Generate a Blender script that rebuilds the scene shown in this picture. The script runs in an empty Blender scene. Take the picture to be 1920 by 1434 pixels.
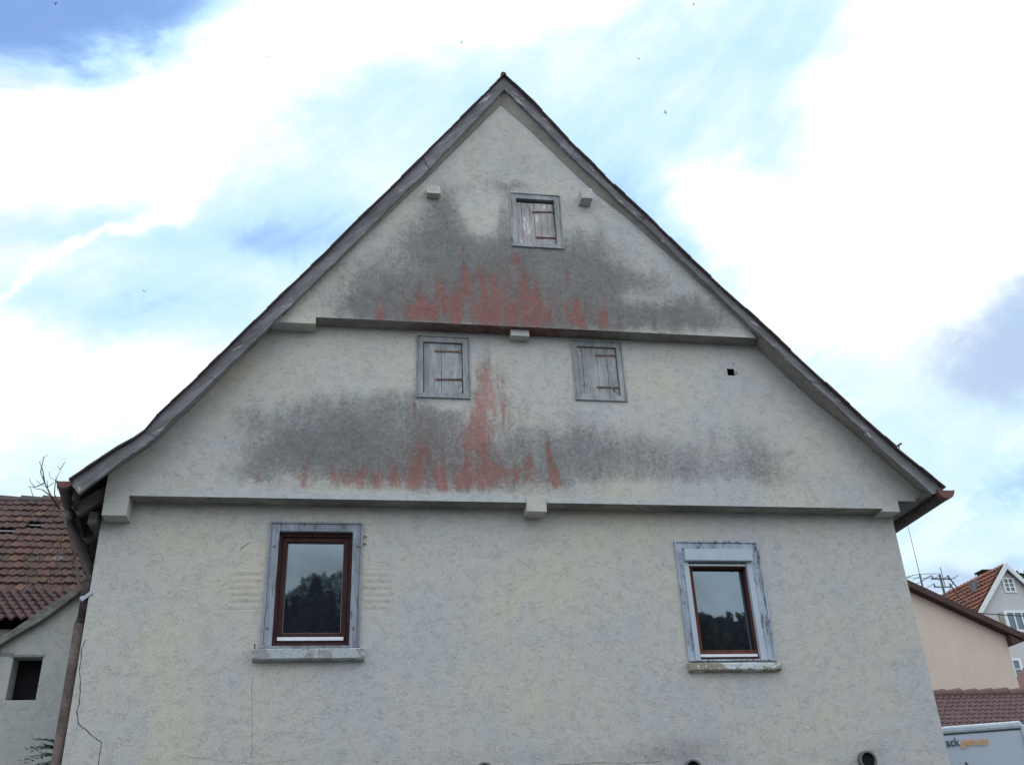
import bpy, bmesh, math, random
import numpy as np
from mathutils import Vector, Matrix

SC = bpy.context.scene
COL = SC.collection
random.seed(7); RNG = np.random.default_rng(7)

# ------------------------------------------------------------------ camera
# the camera was solved from the photograph's vanishing points; world X runs along the
# old gable front, Y away from the viewer (the ground-floor wall is Y = 0), Z up, ground at Z = 0
EYE = 1.6; DIST = 9.0; FPX = 1809.06; CX, CY = 960.0, 717.0
def nrm(v): v = np.array(v, float); return v/np.linalg.norm(v)
_v = np.array([796.568-CX, -2737.197-CY]); _h = np.array([12202.70-CX, 1132.517-CY])
UP = nrm([_v[0], _v[1], FPX]); RI = nrm([_h[0], _h[1], FPX]); RI = nrm(RI-UP*(RI@UP)); FW = np.cross(RI, -UP)
CAM = np.array([0.0, -DIST, EYE])
def ray(x, y):
    d = np.array([x-CX, y-CY, FPX]); return np.array([d@RI, d@FW, d@UP])
def P(x, y, Y=0.0):                      # photo position on the plane Y
    w = ray(x, y); return CAM + w*((DIST+Y)/w[1])
def PZ(x, y, z):                         # photo position at height z
    w = ray(x, y); return CAM + w*((z-EYE)/w[2])
def PM(x, y, Yv, Yg=0.1):                # where a thing mirrored in a pane at Yg stands
    p = P(x, y, Yv); return np.array([p[0], 2*Yg-p[1], p[2]])
def azel(x, y):
    w = nrm(ray(x, y)); return math.atan2(w[0], w[1]), math.asin(w[2])

cam = bpy.data.cameras.new('camera'); camo = bpy.data.objects.new('camera', cam); COL.objects.link(camo)
right = Vector((RI[0], FW[0], UP[0])); down = Vector((RI[1], FW[1], UP[1])); fwd = Vector((RI[2], FW[2], UP[2]))
M = Matrix((right, -down, -fwd)).transposed().to_4x4(); M.translation = Vector(CAM)
camo.matrix_world = M
cam.sensor_width = 36.0; cam.lens = FPX/1920*36.0; cam.clip_start = 0.1; cam.clip_end = 3000
SC.camera = camo

# ------------------------------------------------------------------ node helpers
class NT:
    def __init__(s, tree): s.t = tree; s.n = tree.nodes; s.l = tree.links
    def add(s, typ, **kw):
        nd = s.n.new(typ)
        for k, v in kw.items(): setattr(nd, k, v)
        return nd
    def put(s, sock, v):
        if v is None: return
        if hasattr(v, 'links') or isinstance(v, bpy.types.NodeSocket): s.l.new(v, sock)
        else:
            try: sock.default_value = v
            except Exception: sock.default_value = (*v, 1.0) if len(v) == 3 else v
    def math(s, op, a, b=None, c=None, clamp=False):
        nd = s.add('ShaderNodeMath', operation=op, use_clamp=clamp)
        s.put(nd.inputs[0], a)
        if b is not None: s.put(nd.inputs[1], b)
        if c is not None: s.put(nd.inputs[2], c)
        return nd.outputs[0]
    def mix(s, f, a, b, mode='MIX'):
        nd = s.add('ShaderNodeMix', data_type='RGBA', blend_type=mode); nd.clamp_factor = True
        s.put(nd.inputs[0], f); s.put(nd.inputs[6], a); s.put(nd.inputs[7], b)
        return nd.outputs[2]
    def ss(s, v, lo, hi, a=0.0, b=1.0):
        nd = s.add('ShaderNodeMapRange', interpolation_type='SMOOTHSTEP')
        s.put(nd.inputs[0], v); s.put(nd.inputs[1], lo); s.put(nd.inputs[2], hi); s.put(nd.inputs[3], a); s.put(nd.inputs[4], b)
        return nd.outputs[0]
    def noise(s, vec, scale, detail=3.0, rough=0.55, dist=0.0, color=False):
        nd = s.add('ShaderNodeTexNoise'); s.put(nd.inputs['Vector'], vec)
        nd.inputs['Scale'].default_value = scale; nd.inputs['Detail'].default_value = detail
        nd.inputs['Roughness'].default_value = rough; nd.inputs['Distortion'].default_value = dist
        return nd.outputs['Color' if color else 'Fac']
    def mapping(s, vec, scale=(1, 1, 1), rot=(0, 0, 0), loc=(0, 0, 0)):
        nd = s.add('ShaderNodeMapping'); s.put(nd.inputs['Vector'], vec)
        nd.inputs['Scale'].default_value = scale; nd.inputs['Rotation'].default_value = rot; nd.inputs['Location'].default_value = loc
        return nd.outputs[0]
    def bump(s, h, strength=0.3, dist=0.01, normal=None):
        nd = s.add('ShaderNodeBump'); nd.inputs['Strength'].default_value = strength; nd.inputs['Distance'].default_value = dist
        s.put(nd.inputs['Height'], h)
        if normal is not None: s.put(nd.inputs['Normal'], normal)
        return nd.outputs[0]

# ------------------------------------------------------------------ world
W = bpy.data.worlds.new('World'); SC.world = W; W.use_nodes = True
w = NT(W.node_tree); w.n.clear()
SUN_AZ = math.radians(35); SUN_EL = math.radians(38)      # behind the house, veiled by cloud
sky = w.add('ShaderNodeTexSky', sky_type='NISHITA'); sky.sun_disc = False
sky.sun_elevation = SUN_EL; sky.sun_rotation = SUN_AZ; sky.air_density = 1.0; sky.dust_density = 0.6; sky.ozone_density = 2.0
tc = w.add('ShaderNodeTexCoord').outputs['Generated']
sep = w.add('ShaderNodeSeparateXYZ'); w.put(sep.inputs[0], tc)
nz = w.noise(w.mapping(tc, (1, 1, 1.6)), 2.6, 8.0, 0.6, 0.6, color=True)
nsep = w.add('ShaderNodeSeparateColor'); w.put(nsep.inputs[0], nz)
az = w.math('ARCTAN2', sep.outputs[0], sep.outputs[1])
el = w.math('ARCSINE', sep.outputs[2])
azw = w.math('ADD', az, w.math('MULTIPLY', w.math('SUBTRACT', nsep.outputs[0], 0.5), 0.30))
elw = w.math('ADD', el, w.math('MULTIPLY', w.math('SUBTRACT', nsep.outputs[1], 0.5), 0.22))
# cloud cover, as ellipses of azimuth and elevation: (photo x, y, half width, half height, tilt, amount)
CLOUDS = [
 (60, 60, 330, 110, 12, -0.85), (300, 30, 150, 45, 15, -0.25), (90, 20, 200, 60, 5, -0.4),
 (480, 130, 700, 75, 20, 0.7), (180, 460, 300, 16, 33, 0.4), (140, 290, 330, 110, 15, 0.55), (900, 30, 420, 60, 4, 0.6),
 (560, 440, 190, 60, 10, -0.46), (110, 430, 190, 60, 0, -0.36), (250, 590, 300, 60, 0, -0.28), (420, 340, 120, 50, 20, -0.15),
 (800, 220, 200, 60, 12, -0.12), (140, 740, 300, 90, 0, 0.5), (1060, 230, 190, 110, 0, -0.14), (1190, 320, 120, 80, -40, -0.30),
 (1400, 90, 160, 90, 30, -0.12), (1320, 320, 110, 75, -35, 0.62), (1400, 400, 90, 60, -35, 0.4), (1650, 400, 250, 230, -20, 0.75), (1450, 250, 80, 60, 40, -0.25), (1780, 120, 220, 180, 0, 0.45),
 (1310, 470, 90, 40, -45, -0.30), (1860, 620, 120, 110, 10, -0.2), (1820, 1070, 200, 30, 12, -0.2),
 (1740, 1000, 120, 90, 0, -0.08), (1900, 920, 80, 30, 0, -0.4),
]
dens = 0.60
for (x, y, rx, ry, tilt, amt) in CLOUDS:
    a0, e0 = azel(x, y); sx = rx/FPX*0.85; sy = ry/FPX*0.85
    # local frame: tilt turned from photo to sky
    u = w.math('MULTIPLY', w.math('SUBTRACT', azw, a0), math.cos(e0)); v = w.math('SUBTRACT', elw, e0)
    t = math.radians(tilt+2.6-math.degrees(a0)*0.6); c, s_ = math.cos(t), math.sin(t)
    uu = w.math('MULTIPLY', w.math('ADD', w.math('MULTIPLY', u, c), w.math('MULTIPLY', v, s_)), 1/sx)
    vv = w.math('MULTIPLY', w.math('SUBTRACT', w.math('MULTIPLY', v, c), w.math('MULTIPLY', u, s_)), 1/sy)
    r2 = w.math('ADD', w.math('MULTIPLY', uu, uu), w.math('MULTIPLY', vv, vv))
    g = w.math('POWER', 2.718, w.math('MULTIPLY', r2, -1.0))
    dens = w.math('MULTIPLY_ADD', g, amt, dens)
n1 = w.noise(w.mapping(tc, (1, 1, 2.2), (0, 0, 0.5)), 3.2, 9.0, 0.58, 0.35)
ae = w.add('ShaderNodeCombineXYZ'); w.put(ae.inputs[0], az); w.put(ae.inputs[1], el)
wsp = w.noise(w.mapping(w.mapping(ae.outputs[0], (1, 1, 1), (0, 0, math.radians(-27))), (1.3, 9.0, 1)), 1.6, 9.0, 0.62, 0.9)
dens = w.math('ADD', dens, w.math('MULTIPLY', w.math('SUBTRACT', wsp, 0.5), 0.55))
n2 = w.noise(w.mapping(tc, (1, 1, 1.3)), 9.0, 8.0, 0.62, 0.5)
dens = w.math('ADD', dens, w.math('MULTIPLY', w.math('SUBTRACT', n1, 0.5), 0.65))
dens = w.math('ADD', dens, w.math('MULTIPLY', w.math('SUBTRACT', n2, 0.5), 0.75))
dens = w.math('ADD', dens, w.ss(sep.outputs[1], 0.15, -0.3, 0.0, 0.35))     # unseen cloud added behind the viewer to brighten the front
BG = 0.10
cr = w.add('ShaderNodeValToRGB'); w.put(cr.inputs[0], w.ss(dens, -0.45, 1.30))
e = cr.color_ramp.elements
e[0].position = 0.0; e[0].color = (0.27, 0.47, 0.92, 1)
e[1].position = 1.0; e[1].color = (1.75, 1.98, 2.25, 1)
for pos, colr in ((0.20, (0.38, 0.61, 0.97)), (0.42, (0.58, 0.85, 1.0)), (0.60, (0.72, 0.93, 1.02)), (0.76, (0.95, 1.04, 1.08)), (0.86, (1.25, 1.35, 1.42))):
    q = cr.color_ramp.elements.new(pos); q.color = (*colr, 1)
cloud = w.mix(1.0, cr.outputs[0], (1/BG,)*3, 'MULTIPLY')
gm = 0.0
for (x, y, rx, ry, amt) in ((1850, 620, 120, 95, 1.0), (1880, 740, 150, 75, .8), (1850, 1075, 170, 26, .6), (1890, 915, 70, 22, .5)):
    a0, e0 = azel(x, y); u = w.math('MULTIPLY', w.math('SUBTRACT', azw, a0), FPX/rx*math.cos(e0)); v = w.math('MULTIPLY', w.math('SUBTRACT', elw, e0), FPX/ry)
    g = w.math('POWER', 2.718, w.math('MULTIPLY', w.math('ADD', w.math('MULTIPLY', u, u), w.math('MULTIPLY', v, v)), -1.0)); gm = w.math('MULTIPLY_ADD', g, amt, gm)
gm = w.ss(w.math('ADD', gm, w.math('ADD', w.math('MULTIPLY', w.math('SUBTRACT', n2, 0.5), 1.3), w.math('SUBTRACT', n1, 0.5))), 0.05, 1.0, 0.0, 0.8)
cloud = w.mix(gm, cloud, (4.4, 5.6, 8.4, 1.0))
skyc = w.mix(w.ss(dens, -0.6, 0.25, 0.75, 1.0), sky.outputs[0], cloud)
# below the horizon the world is dull earth
skyc = w.mix(w.ss(sep.outputs[2], -0.02, 0.01), (1.6, 1.6, 1.5), skyc)
bg = w.add('ShaderNodeBackground'); w.put(bg.inputs[0], skyc); bg.inputs[1].default_value = BG
out = w.add('ShaderNodeOutputWorld'); w.l.new(bg.outputs[0], out.inputs[0])

sun = bpy.data.lights.new('sun', 'SUN'); sun.energy = 0.6; sun.angle = math.radians(14); sun.color = (1.0, 0.95, 0.88)
suno = bpy.data.objects.new('sun', sun); COL.objects.link(suno)
sd = Vector((math.sin(SUN_AZ)*math.cos(SUN_EL), math.cos(SUN_AZ)*math.cos(SUN_EL), math.sin(SUN_EL)))
suno.rotation_euler = sd.to_track_quat('Z', 'Y').to_euler(); suno.location = (20, 30, 40)

SC.view_settings.view_transform = 'Standard'; SC.view_settings.look = 'None'
SC.view_settings.exposure = 0.06; SC.view_settings.gamma = 1.0
SC.render.resolution_x = 1024; SC.render.resolution_y = 764

# ------------------------------------------------------------------ mesh helpers
ORIG = {}
def tag(o, label=None, cat=None, group=None, kind=None):
    if label: o['label'] = label
    if cat: o['category'] = cat
    if group: o['group'] = group
    if kind: o['kind'] = kind
    return o
def empty(name, loc, label=None, cat=None, group=None):
    o = bpy.data.objects.new(name, None); COL.objects.link(o); o.location = tuple(loc); o.empty_display_size = 0.3
    ORIG[o.name] = np.array(loc, float); return tag(o, label, cat, group)
class MB:
    def __init__(s): s.v = []; s.f = []; s.c = None; s.sm = False
    def vert(s, *ps):
        i = len(s.v); s.v += [tuple(map(float, p)) for p in ps]; return i
    def quad(s, a, b, c, d): i = s.vert(a, b, c, d); s.f.append((i, i+1, i+2, i+3)); return s
    def tri(s, a, b, c): i = s.vert(a, b, c); s.f.append((i, i+1, i+2)); return s
    def hexa(s, p):                                  # 8 corners: bottom 4 then top 4
        i = s.vert(*p)
        for q in ((0, 3, 2, 1), (4, 5, 6, 7), (0, 1, 5, 4), (1, 2, 6, 5), (2, 3, 7, 6), (3, 0, 4, 7)): s.f.append(tuple(i+k for k in q))
        return s
    def box(s, x0, x1, y0, y1, z0, z1):
        x0, x1 = sorted((x0, x1)); y0, y1 = sorted((y0, y1)); z0, z1 = sorted((z0, z1))
        return s.hexa([(x0, y0, z0), (x1, y0, z0), (x1, y1, z0), (x0, y1, z0), (x0, y0, z1), (x1, y0, z1), (x1, y1, z1), (x0, y1, z1)])
    def beam(s, a, b, wd, ht, up=(0, 0, 1)):         # box along a-b
        a = Vector(a); b = Vector(b); d = (b-a).normalized(); upv = Vector(up)
        r = d.cross(upv).normalized()*wd/2; u = r.cross(d).normalized()*ht/2
        return s.hexa([a-r-u, a+r-u, b+r-u, b-r-u, a-r+u, a+r+u, b+r+u, b-r+u])
    def prism(s, poly, y0, y1):                      # poly of (x,z), extruded along Y
        n = len(poly); i = s.vert(*[(x, y0, z) for x, z in poly]); j = s.vert(*[(x, y1, z) for x, z in poly])
        s.f.append(tuple(range(i, i+n))); s.f.append(tuple(range(j+n-1, j-1, -1)))
        for k in range(n): s.f.append((i+k, j+k, j+(k+1) % n, i+(k+1) % n))
        return s
    def tube(s, path, r, n=10, cap=True):
        path = [Vector(p) for p in path]; rs = r if hasattr(r, '__len__') else [r]*len(path)
        rings = []; ref = Vector((0, 0, 1))
        for k, p in enumerate(path):
            d = (path[min(k+1, len(path)-1)]-path[max(k-1, 0)]).normalized()
            rf = ref if abs(d.dot(ref)) < 0.95 else Vector((0, 1, 0))
            a = d.cross(rf).normalized(); b = d.cross(a).normalized()
            rings.append(s.vert(*[p+(a*math.cos(t)+b*math.sin(t))*rs[k] for t in [2*math.pi*q/n for q in range(n)]]))
        for i, j in zip(rings, rings[1:]):
            for q in range(n): s.f.append((i+q, i+(q+1) % n, j+(q+1) % n, j+q))
        if cap: s.f.append(tuple(rings[0]+q for q in range(n-1, -1, -1))); s.f.append(tuple(rings[-1]+q for q in range(n)))
        return s
    def build(s, name, mat, parent=None, bevel=0.0, smooth=False, label=None, fix=True):
        o3 = ORIG[parent.name] if parent else np.zeros(3)
        me = bpy.data.meshes.new(name)
        me.from_pydata([tuple(np.array(p)-o3) for p in s.v], [], s.f)
        if fix:
            bm = bmesh.new(); bm.from_mesh(me); bmesh.ops.recalc_face_normals(bm, faces=bm.faces); bm.to_mesh(me); bm.free()
        me.materials.append(mat)
        if smooth: me.polygons.foreach_set('use_smooth', [True]*len(me.polygons))
        o = bpy.data.objects.new(name, me); COL.objects.link(o)
        if parent: o.parent = parent; ORIG[o.name] = o3
        else: ORIG[o.name] = np.zeros(3)
        if bevel > 0:
            m = o.modifiers.new('bevel', 'BEVEL'); m.width = bevel; m.segments = 2; m.limit_method = 'ANGLE'
        if s.c is not None:
            a = me.color_attributes.new('tint', 'FLOAT_COLOR', 'POINT'); a.data.foreach_set('color', np.asarray(s.c, np.float32).ravel())
        if label: o['label'] = label
        return o
def setattr_color(o, name, arr):
    a = o.data.color_attributes.new(name, 'FLOAT_COLOR', 'POINT'); a.data.foreach_set('color', np.asarray(arr, np.float32).ravel())

# ------------------------------------------------------------------ materials
def mat(name):
    m = bpy.data.materials.new(name); m.use_nodes = True; t = NT(m.node_tree); b = t.n['Principled BSDF']; return m, t, b
def simple(name, col, rough=0.7, var=0.25, scale=8.0, metallic=0.0, bump=0.2, spec=0.4, stretch=(1, 1, 1)):
    m, t, b = mat(name); o = t.add('ShaderNodeTexCoord').outputs['Object']; v = t.mapping(o, stretch)
    n = t.noise(v, scale, 5, 0.6); n2 = t.noise(v, scale*7, 3, 0.6)
    f = t.math('ADD', t.math('MULTIPLY', n, 0.65), t.math('MULTIPLY', n2, 0.35))
    c = t.mix(t.ss(f, 0.3, 0.7), tuple(x*(1-var) for x in col), tuple(min(1, x*(1+var)) for x in col))
    t.put(b.inputs['Base Color'], c); b.inputs['Roughness'].default_value = rough; b.inputs['Metallic'].default_value = metallic
    b.inputs['Specular IOR Level'].default_value = spec
    if bump: t.put(b.inputs['Normal'], t.bump(n2, bump, 0.004))
    return m

def plaster(name, base=(0.525, 0.517, 0.505), cream=(0.585, 0.553, 0.465), cool=(0.485, 0.495, 0.515), grain=1.0, stained=True):
    m, t, b = mat(name); o = t.add('ShaderNodeTexCoord').outputs['Object']
    big = t.noise(o, 0.7, 5, 0.62, 0.4); mid = t.noise(t.mapping(o, (1, 1, 0.7), loc=(3, 1, 7)), 1.6, 6, 0.68)
    col = t.mix(t.ss(big, 0.38, 0.68), base, cream); col = t.mix(t.ss(mid, 0.40, 0.66, 0, 0.75), col, cool)
    n_f = t.noise(t.mapping(o, (0.8, 1, 1.25)), 24.0, 4, 0.78, 1.2)       # scratchy rendered face
    n_g = t.noise(t.mapping(o, (1, 1, 1.0), loc=(2, 9, 4)), 75.0, 3, 0.7, 0.5)
    wn = t.noise(t.mapping(o, (0.75, 1, 1.3), loc=(7, 7, 7)), 17.0, 3, 0.6, 2.0)
    wk = t.noise(t.mapping(o, (1, 1, 1), loc=(1, 5, 9)), 9.0, 4, 0.7)
    worm = t.math('MULTIPLY', t.ss(t.math('ABSOLUTE', t.math('SUBTRACT', wn, 0.5)), 0.006, 0.028, 1.0, 0.0), t.ss(wk, 0.46, 0.58))
    if stained:
        at = t.add('ShaderNodeAttribute', attribute_name='stain'); sp = t.add('ShaderNodeSeparateColor'); t.put(sp.inputs[0], at.outputs['Color'])
        G, R, Wh, rib = sp.outputs[0], sp.outputs[1], sp.outputs[2], at.outputs['Alpha']
        # algae and painted gable shade: broad soft film with mottled edge
        st = t.noise(t.mapping(o, (1, 1, 0.22), loc=(5, 0, 0)), 12.0, 5, 0.65)
        st2 = t.noise(t.mapping(o, (1, 1, 0.35), loc=(1, 0, 6)), 5.0, 5, 0.65, 0.6)
        mot = t.noise(o, 26.0, 5, 0.75)
        mot2 = t.noise(o, 4.0, 6, 0.7)
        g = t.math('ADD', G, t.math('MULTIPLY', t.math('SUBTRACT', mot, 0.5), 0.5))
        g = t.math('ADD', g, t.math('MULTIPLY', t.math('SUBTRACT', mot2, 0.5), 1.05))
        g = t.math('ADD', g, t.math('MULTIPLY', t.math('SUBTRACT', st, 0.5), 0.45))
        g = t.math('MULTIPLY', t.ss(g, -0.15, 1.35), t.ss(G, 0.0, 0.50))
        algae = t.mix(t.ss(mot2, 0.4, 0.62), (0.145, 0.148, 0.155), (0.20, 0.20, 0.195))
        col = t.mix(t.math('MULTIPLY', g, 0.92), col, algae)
        r = t.math('MULTIPLY', R, t.ss(st, 0.30, 0.68, 0.65, 1.35))
        r = t.math('MULTIPLY', r, t.ss(st2, 0.30, 0.60, 0.75, 1.2))
        r = t.math('ADD', r, t.math('MULTIPLY', t.math('SUBTRACT', mot, 0.5), 1.7))
        r = t.math('MULTIPLY', t.ss(r, -0.05, 1.25), t.ss(R, 0.01, 0.3))
        red = t.mix(t.ss(mot, 0.4, 0.65), (0.27, 0.085, 0.058), (0.175, 0.078, 0.066))
        red = t.mix(t.ss(t.math('ADD', R, t.math('MULTIPLY', mot, 0.4)), 0.85, 1.2), red, (0.34, 0.070, 0.040))
        col = t.mix(t.math('MULTIPLY', r, 0.64), col, red)
        spk = t.noise(t.mapping(o, (1, 1, 0.8), loc=(3, 3, 3)), 30.0, 3, 0.7, 0.6)
        dots = t.ss(t.math('MULTIPLY_ADD', t.ss(g, 0.0, 0.8), 0.17, spk), 0.56, 0.76)
        col = t.mix(t.math('MULTIPLY', t.math('MULTIPLY', dots, 0.32), t.ss(G, 0.01, 0.2)), col, (0.10, 0.10, 0.105))
        wh = t.ss(t.math('ADD', Wh, t.math('MULTIPLY', t.math('SUBTRACT', mot, 0.5), 1.1)), 0.3, 0.8)
        wh = t.math('MULTIPLY', wh, t.ss(Wh, 0.02, 0.2))
        col = t.mix(t.math('MULTIPLY', wh, 0.8), col, (0.50, 0.53, 0.545))
        # yellowed plaster ribs beside the window
        col = t.mix(t.math('MULTIPLY', t.ss(rib, 0.2, 0.9), 0.35), col, (0.50, 0.455, 0.36))
    # dark pits
    pit = t.math('MAXIMUM', t.ss(n_f, 0.565, 0.66), t.math('MULTIPLY', worm, 0.85))
    if stained: pit = t.math('MULTIPLY', pit, t.math('MULTIPLY_ADD', t.ss(G, 0.05, 0.8), 0.14, 0.27))
    else: pit = t.math('MULTIPLY', pit, 0.25)
    col = t.mix(pit, col, (0.13, 0.13, 0.14))
    lite = t.ss(n_f, 0.34, 0.46, 1.0, 0.0)
    if stained: lite = t.math('MULTIPLY', lite, t.math('MULTIPLY_ADD', t.ss(G, 0.05, 0.5), -0.72, 1.0))
    col = t.mix(t.math('MULTIPLY', lite, 0.30*grain), col, (0.62, 0.64, 0.64))
    col = t.mix(t.ss(n_g, 0.35, 0.65, 0.22*grain, 0.0), col, (0.2, 0.2, 0.2))
    t.put(b.inputs['Base Color'], col); b.inputs['Roughness'].default_value = 0.95; b.inputs['Specular IOR Level'].default_value = 0.15
    h = t.math('ADD', t.math('MULTIPLY', n_f, -0.9), t.math('MULTIPLY', n_g, 0.4)); h = t.math('SUBTRACT', h, t.math('MULTIPLY', worm, 0.4))
    trow = t.noise(t.mapping(o, (0.6, 1, 1.0), (0, 0.5, 0)), 5.5, 4, 0.55, 1.0)
    nb = t.bump(h, 0.6*grain, 0.010, t.bump(trow, 0.16*grain, 0.03))
    if stained:
        sx = t.add('ShaderNodeSeparateXYZ'); t.put(sx.inputs[0], o)
        wob = t.math('MULTIPLY', t.noise(o, 3.5, 3, 0.6), 2.2)
        wv = t.math('SINE', t.math('ADD', t.math('MULTIPLY', sx.outputs[2], 2*math.pi/0.064), wob))
        wv = t.math('POWER', t.math('MULTIPLY_ADD', wv, 0.5, 0.5), 0.6)
        nb = t.bump(t.math('MULTIPLY', wv, t.ss(rib, 0.15, 0.7)), 0.35, 0.010, nb)
    t.put(b.inputs['Normal'], nb)
    return m

def wood(name, a, bcol, flake=None, fl=0.6, axis='z', ang=0.0, rough=0.85, dark=(0.05, 0.045, 0.045), dk=0.66):
    m, t, b = mat(name); o = t.add('ShaderNodeTexCoord').outputs['Object']
    if ang: o = t.mapping(t.mapping(o, (1, 1, 1), (0, ang, 0)), (1, 1, 1))
    sc = {'z': (1, 1, 0.07), 'x': (0.07, 1, 1)}[axis]
    g1 = t.noise(t.mapping(o, sc), 60, 4, 0.65, 0.3); g2 = t.noise(t.mapping(o, sc), 14, 4, 0.6, 0.6); bl = t.noise(o, 3.5, 4, 0.6)
    col = t.mix(t.ss(g2, 0.35, 0.65), a, bcol); col = t.mix(t.ss(g1, 0.5, 0.72, 0.0, 0.55), col, dark)
    sc2 = {'z': (1, 1, 0.3), 'x': (0.3, 1, 1)}[axis]
    fk = t.noise(t.mapping(o, sc2, loc=(4, 4, 4)), 13, 6, 0.72, 0.4)
    if flake is not None: col = t.mix(t.ss(fk, fl, fl+0.035), col, flake)
    dkn = t.noise(t.mapping(o, sc2, loc=(9, 2, 1)), 9, 6, 0.7, 0.5)
    col = t.mix(t.ss(dkn, dk, dk+0.05, 0, 0.8), col, dark)
    col = t.mix(t.ss(bl, 0.4, 0.65, 0, 0.25), col, dark)
    t.put(b.inputs['Base Color'], col); b.inputs['Roughness'].default_value = rough; b.inputs['Specular IOR Level'].default_value = 0.25
    t.put(b.inputs['Normal'], t.bump(t.math('ADD', g1, fk), 0.5, 0.004))
    return m

def tinted(name, rough=0.85, scale=30, amt=0.35, moss=None, mossfac=0.6):
    m, t, b = mat(name); o = t.add('ShaderNodeTexCoord').outputs['Object']
    at = t.add('ShaderNodeAttribute', attribute_name='tint')
    n = t.noise(o, scale, 5, 0.65); c = t.mix(t.ss(n, 0.35, 0.7, 0, amt), at.outputs['Color'], (0.05, 0.035, 0.035))
    if moss:
        mo = t.noise(o, 2.2, 6, 0.7); c = t.mix(t.ss(mo, mossfac, mossfac+0.12, 0, 0.8), c, moss)
        li = t.noise(t.mapping(o, loc=(8, 8, 8)), 7, 5, 0.7); c = t.mix(t.ss(li, 0.68, 0.73, 0, 0.5), c, (0.32, 0.31, 0.26))
    t.put(b.inputs['Base Color'], c); b.inputs['Roughness'].default_value = rough
    t.put(b.inputs['Normal'], t.bump(n, 0.4, 0.01)); return m

def leaf(name):
    m, t, b = mat(name); at = t.add('ShaderNodeAttribute', attribute_name='tint')
    t.put(b.inputs['Base Color'], at.outputs['Color']); b.inputs['Roughness'].default_value = 0.6
    b.inputs['Specular IOR Level'].default_value = 0.3
    return m

MP = plaster('stained_plaster')
MPB = plaster('block_plaster', stained=False)
MP2 = plaster('barn_plaster', (0.45, 0.455, 0.45), (0.48, 0.465, 0.40), (0.40, 0.42, 0.44), stained=False)
MSOF = simple('soffit_plaster', (0.25, 0.235, 0.215), 0.95, 0.22, 2.5, bump=0.4)  # darkened to stand in for shade the shallow overhang lacks
MBARGE_L = wood('bargeboard_wood_rising', (0.165, 0.155, 0.17), (0.245, 0.235, 0.26), (0.42, 0.42, 0.44), 0.60, 'x', math.radians(43), dk=0.63)
MBARGE_R = wood('bargeboard_wood_falling', (0.16, 0.15, 0.165), (0.24, 0.23, 0.255), (0.44, 0.44, 0.46), 0.59, 'x', math.radians(-43), dk=0.63)
MRAFT = wood('bare_rafter_wood', (0.10, 0.09, 0.08), (0.16, 0.145, 0.13), None, axis='x')
MDARKW = wood('dark_board', (0.03, 0.026, 0.024), (0.055, 0.048, 0.042), None, axis='x')
MSHUT_Z = wood('grey_shutter_wood', (0.29, 0.305, 0.325), (0.39, 0.405, 0.425), (0.50, 0.53, 0.54), 0.61)
MSHUT_P = wood('pinkish_shutter_wood', (0.335, 0.315, 0.32), (0.42, 0.395, 0.395), (0.56, 0.57, 0.57), 0.585)
MSHUT_B = wood('bluish_shutter_wood', (0.32, 0.33, 0.35), (0.41, 0.41, 0.42), (0.50, 0.51, 0.52), 0.61, dk=0.585)
MFR_Z = wood('grey_frame_wood_upright', (0.30, 0.31, 0.325), (0.37, 0.385, 0.40), (0.46, 0.48, 0.48), 0.63)
MFR_B = wood('peeling_blue_white_frame', (0.36, 0.42, 0.51), (0.43, 0.50, 0.60), (0.15, 0.15, 0.17), 0.555, dk=0.68)
MFR_L = wood('blue_grey_frame', (0.245, 0.275, 0.33), (0.32, 0.35, 0.41), (0.17, 0.165, 0.18), 0.57, dk=0.62)
MBROWN = wood('brown_window_wood', (0.048, 0.020, 0.020), (0.068, 0.028, 0.027), None, dark=(0.03, 0.012, 0.012))
MBROWN2 = wood('red_brown_window_wood', (0.105, 0.038, 0.026), (0.14, 0.052, 0.035), None, dark=(0.06, 0.025, 0.02))
MRUST = simple('rusty_iron', (0.14, 0.085, 0.07), 0.9, 0.55, 40, bump=0.5)
MIRON = simple('black_iron', (0.02, 0.018, 0.018), 0.7, 0.3, 20)
MSTRIP = simple('white_aluminium', (0.72, 0.75, 0.80), 0.45, 0.05, 10, bump=0)
MBOX = simple('shutter_box_paint', (0.40, 0.45, 0.53), 0.5, 0.08, 5, bump=0.03)
MRAIL = simple('guide_rail_paint', (0.42, 0.47, 0.55), 0.45, 0.06, 5, bump=0.02)
MVOID = simple('unlit_room', (0.008, 0.008, 0.010), 1.0, 0.1, 3, bump=0)
MGUT2 = simple('dark_gutter_metal', (0.055, 0.035, 0.035), 0.6, 0.4, 9, bump=0.15)
MGUT = simple('red_brown_gutter', (0.13, 0.045, 0.042), 0.6, 0.4, 9, bump=0.15)
MPIPE = simple('purple_brown_downpipe', (0.062, 0.045, 0.05), 0.7, 0.35, 7, bump=0.15)
MPIPE2 = simple('rust_mottled_standpipe', (0.095, 0.068, 0.062), 0.9, 0.6, 6, bump=0.4)
MZINC = simple('zinc_bracket', (0.40, 0.44, 0.50), 0.45, 0.1, 9)
MCLAY = simple('clay_vent_pipe', (0.15, 0.14, 0.135), 0.85, 0.3, 14, bump=0.4)
MCRACK = simple('crack_line', (0.075, 0.07, 0.07), 1.0, 0.1, 5, bump=0)

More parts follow.
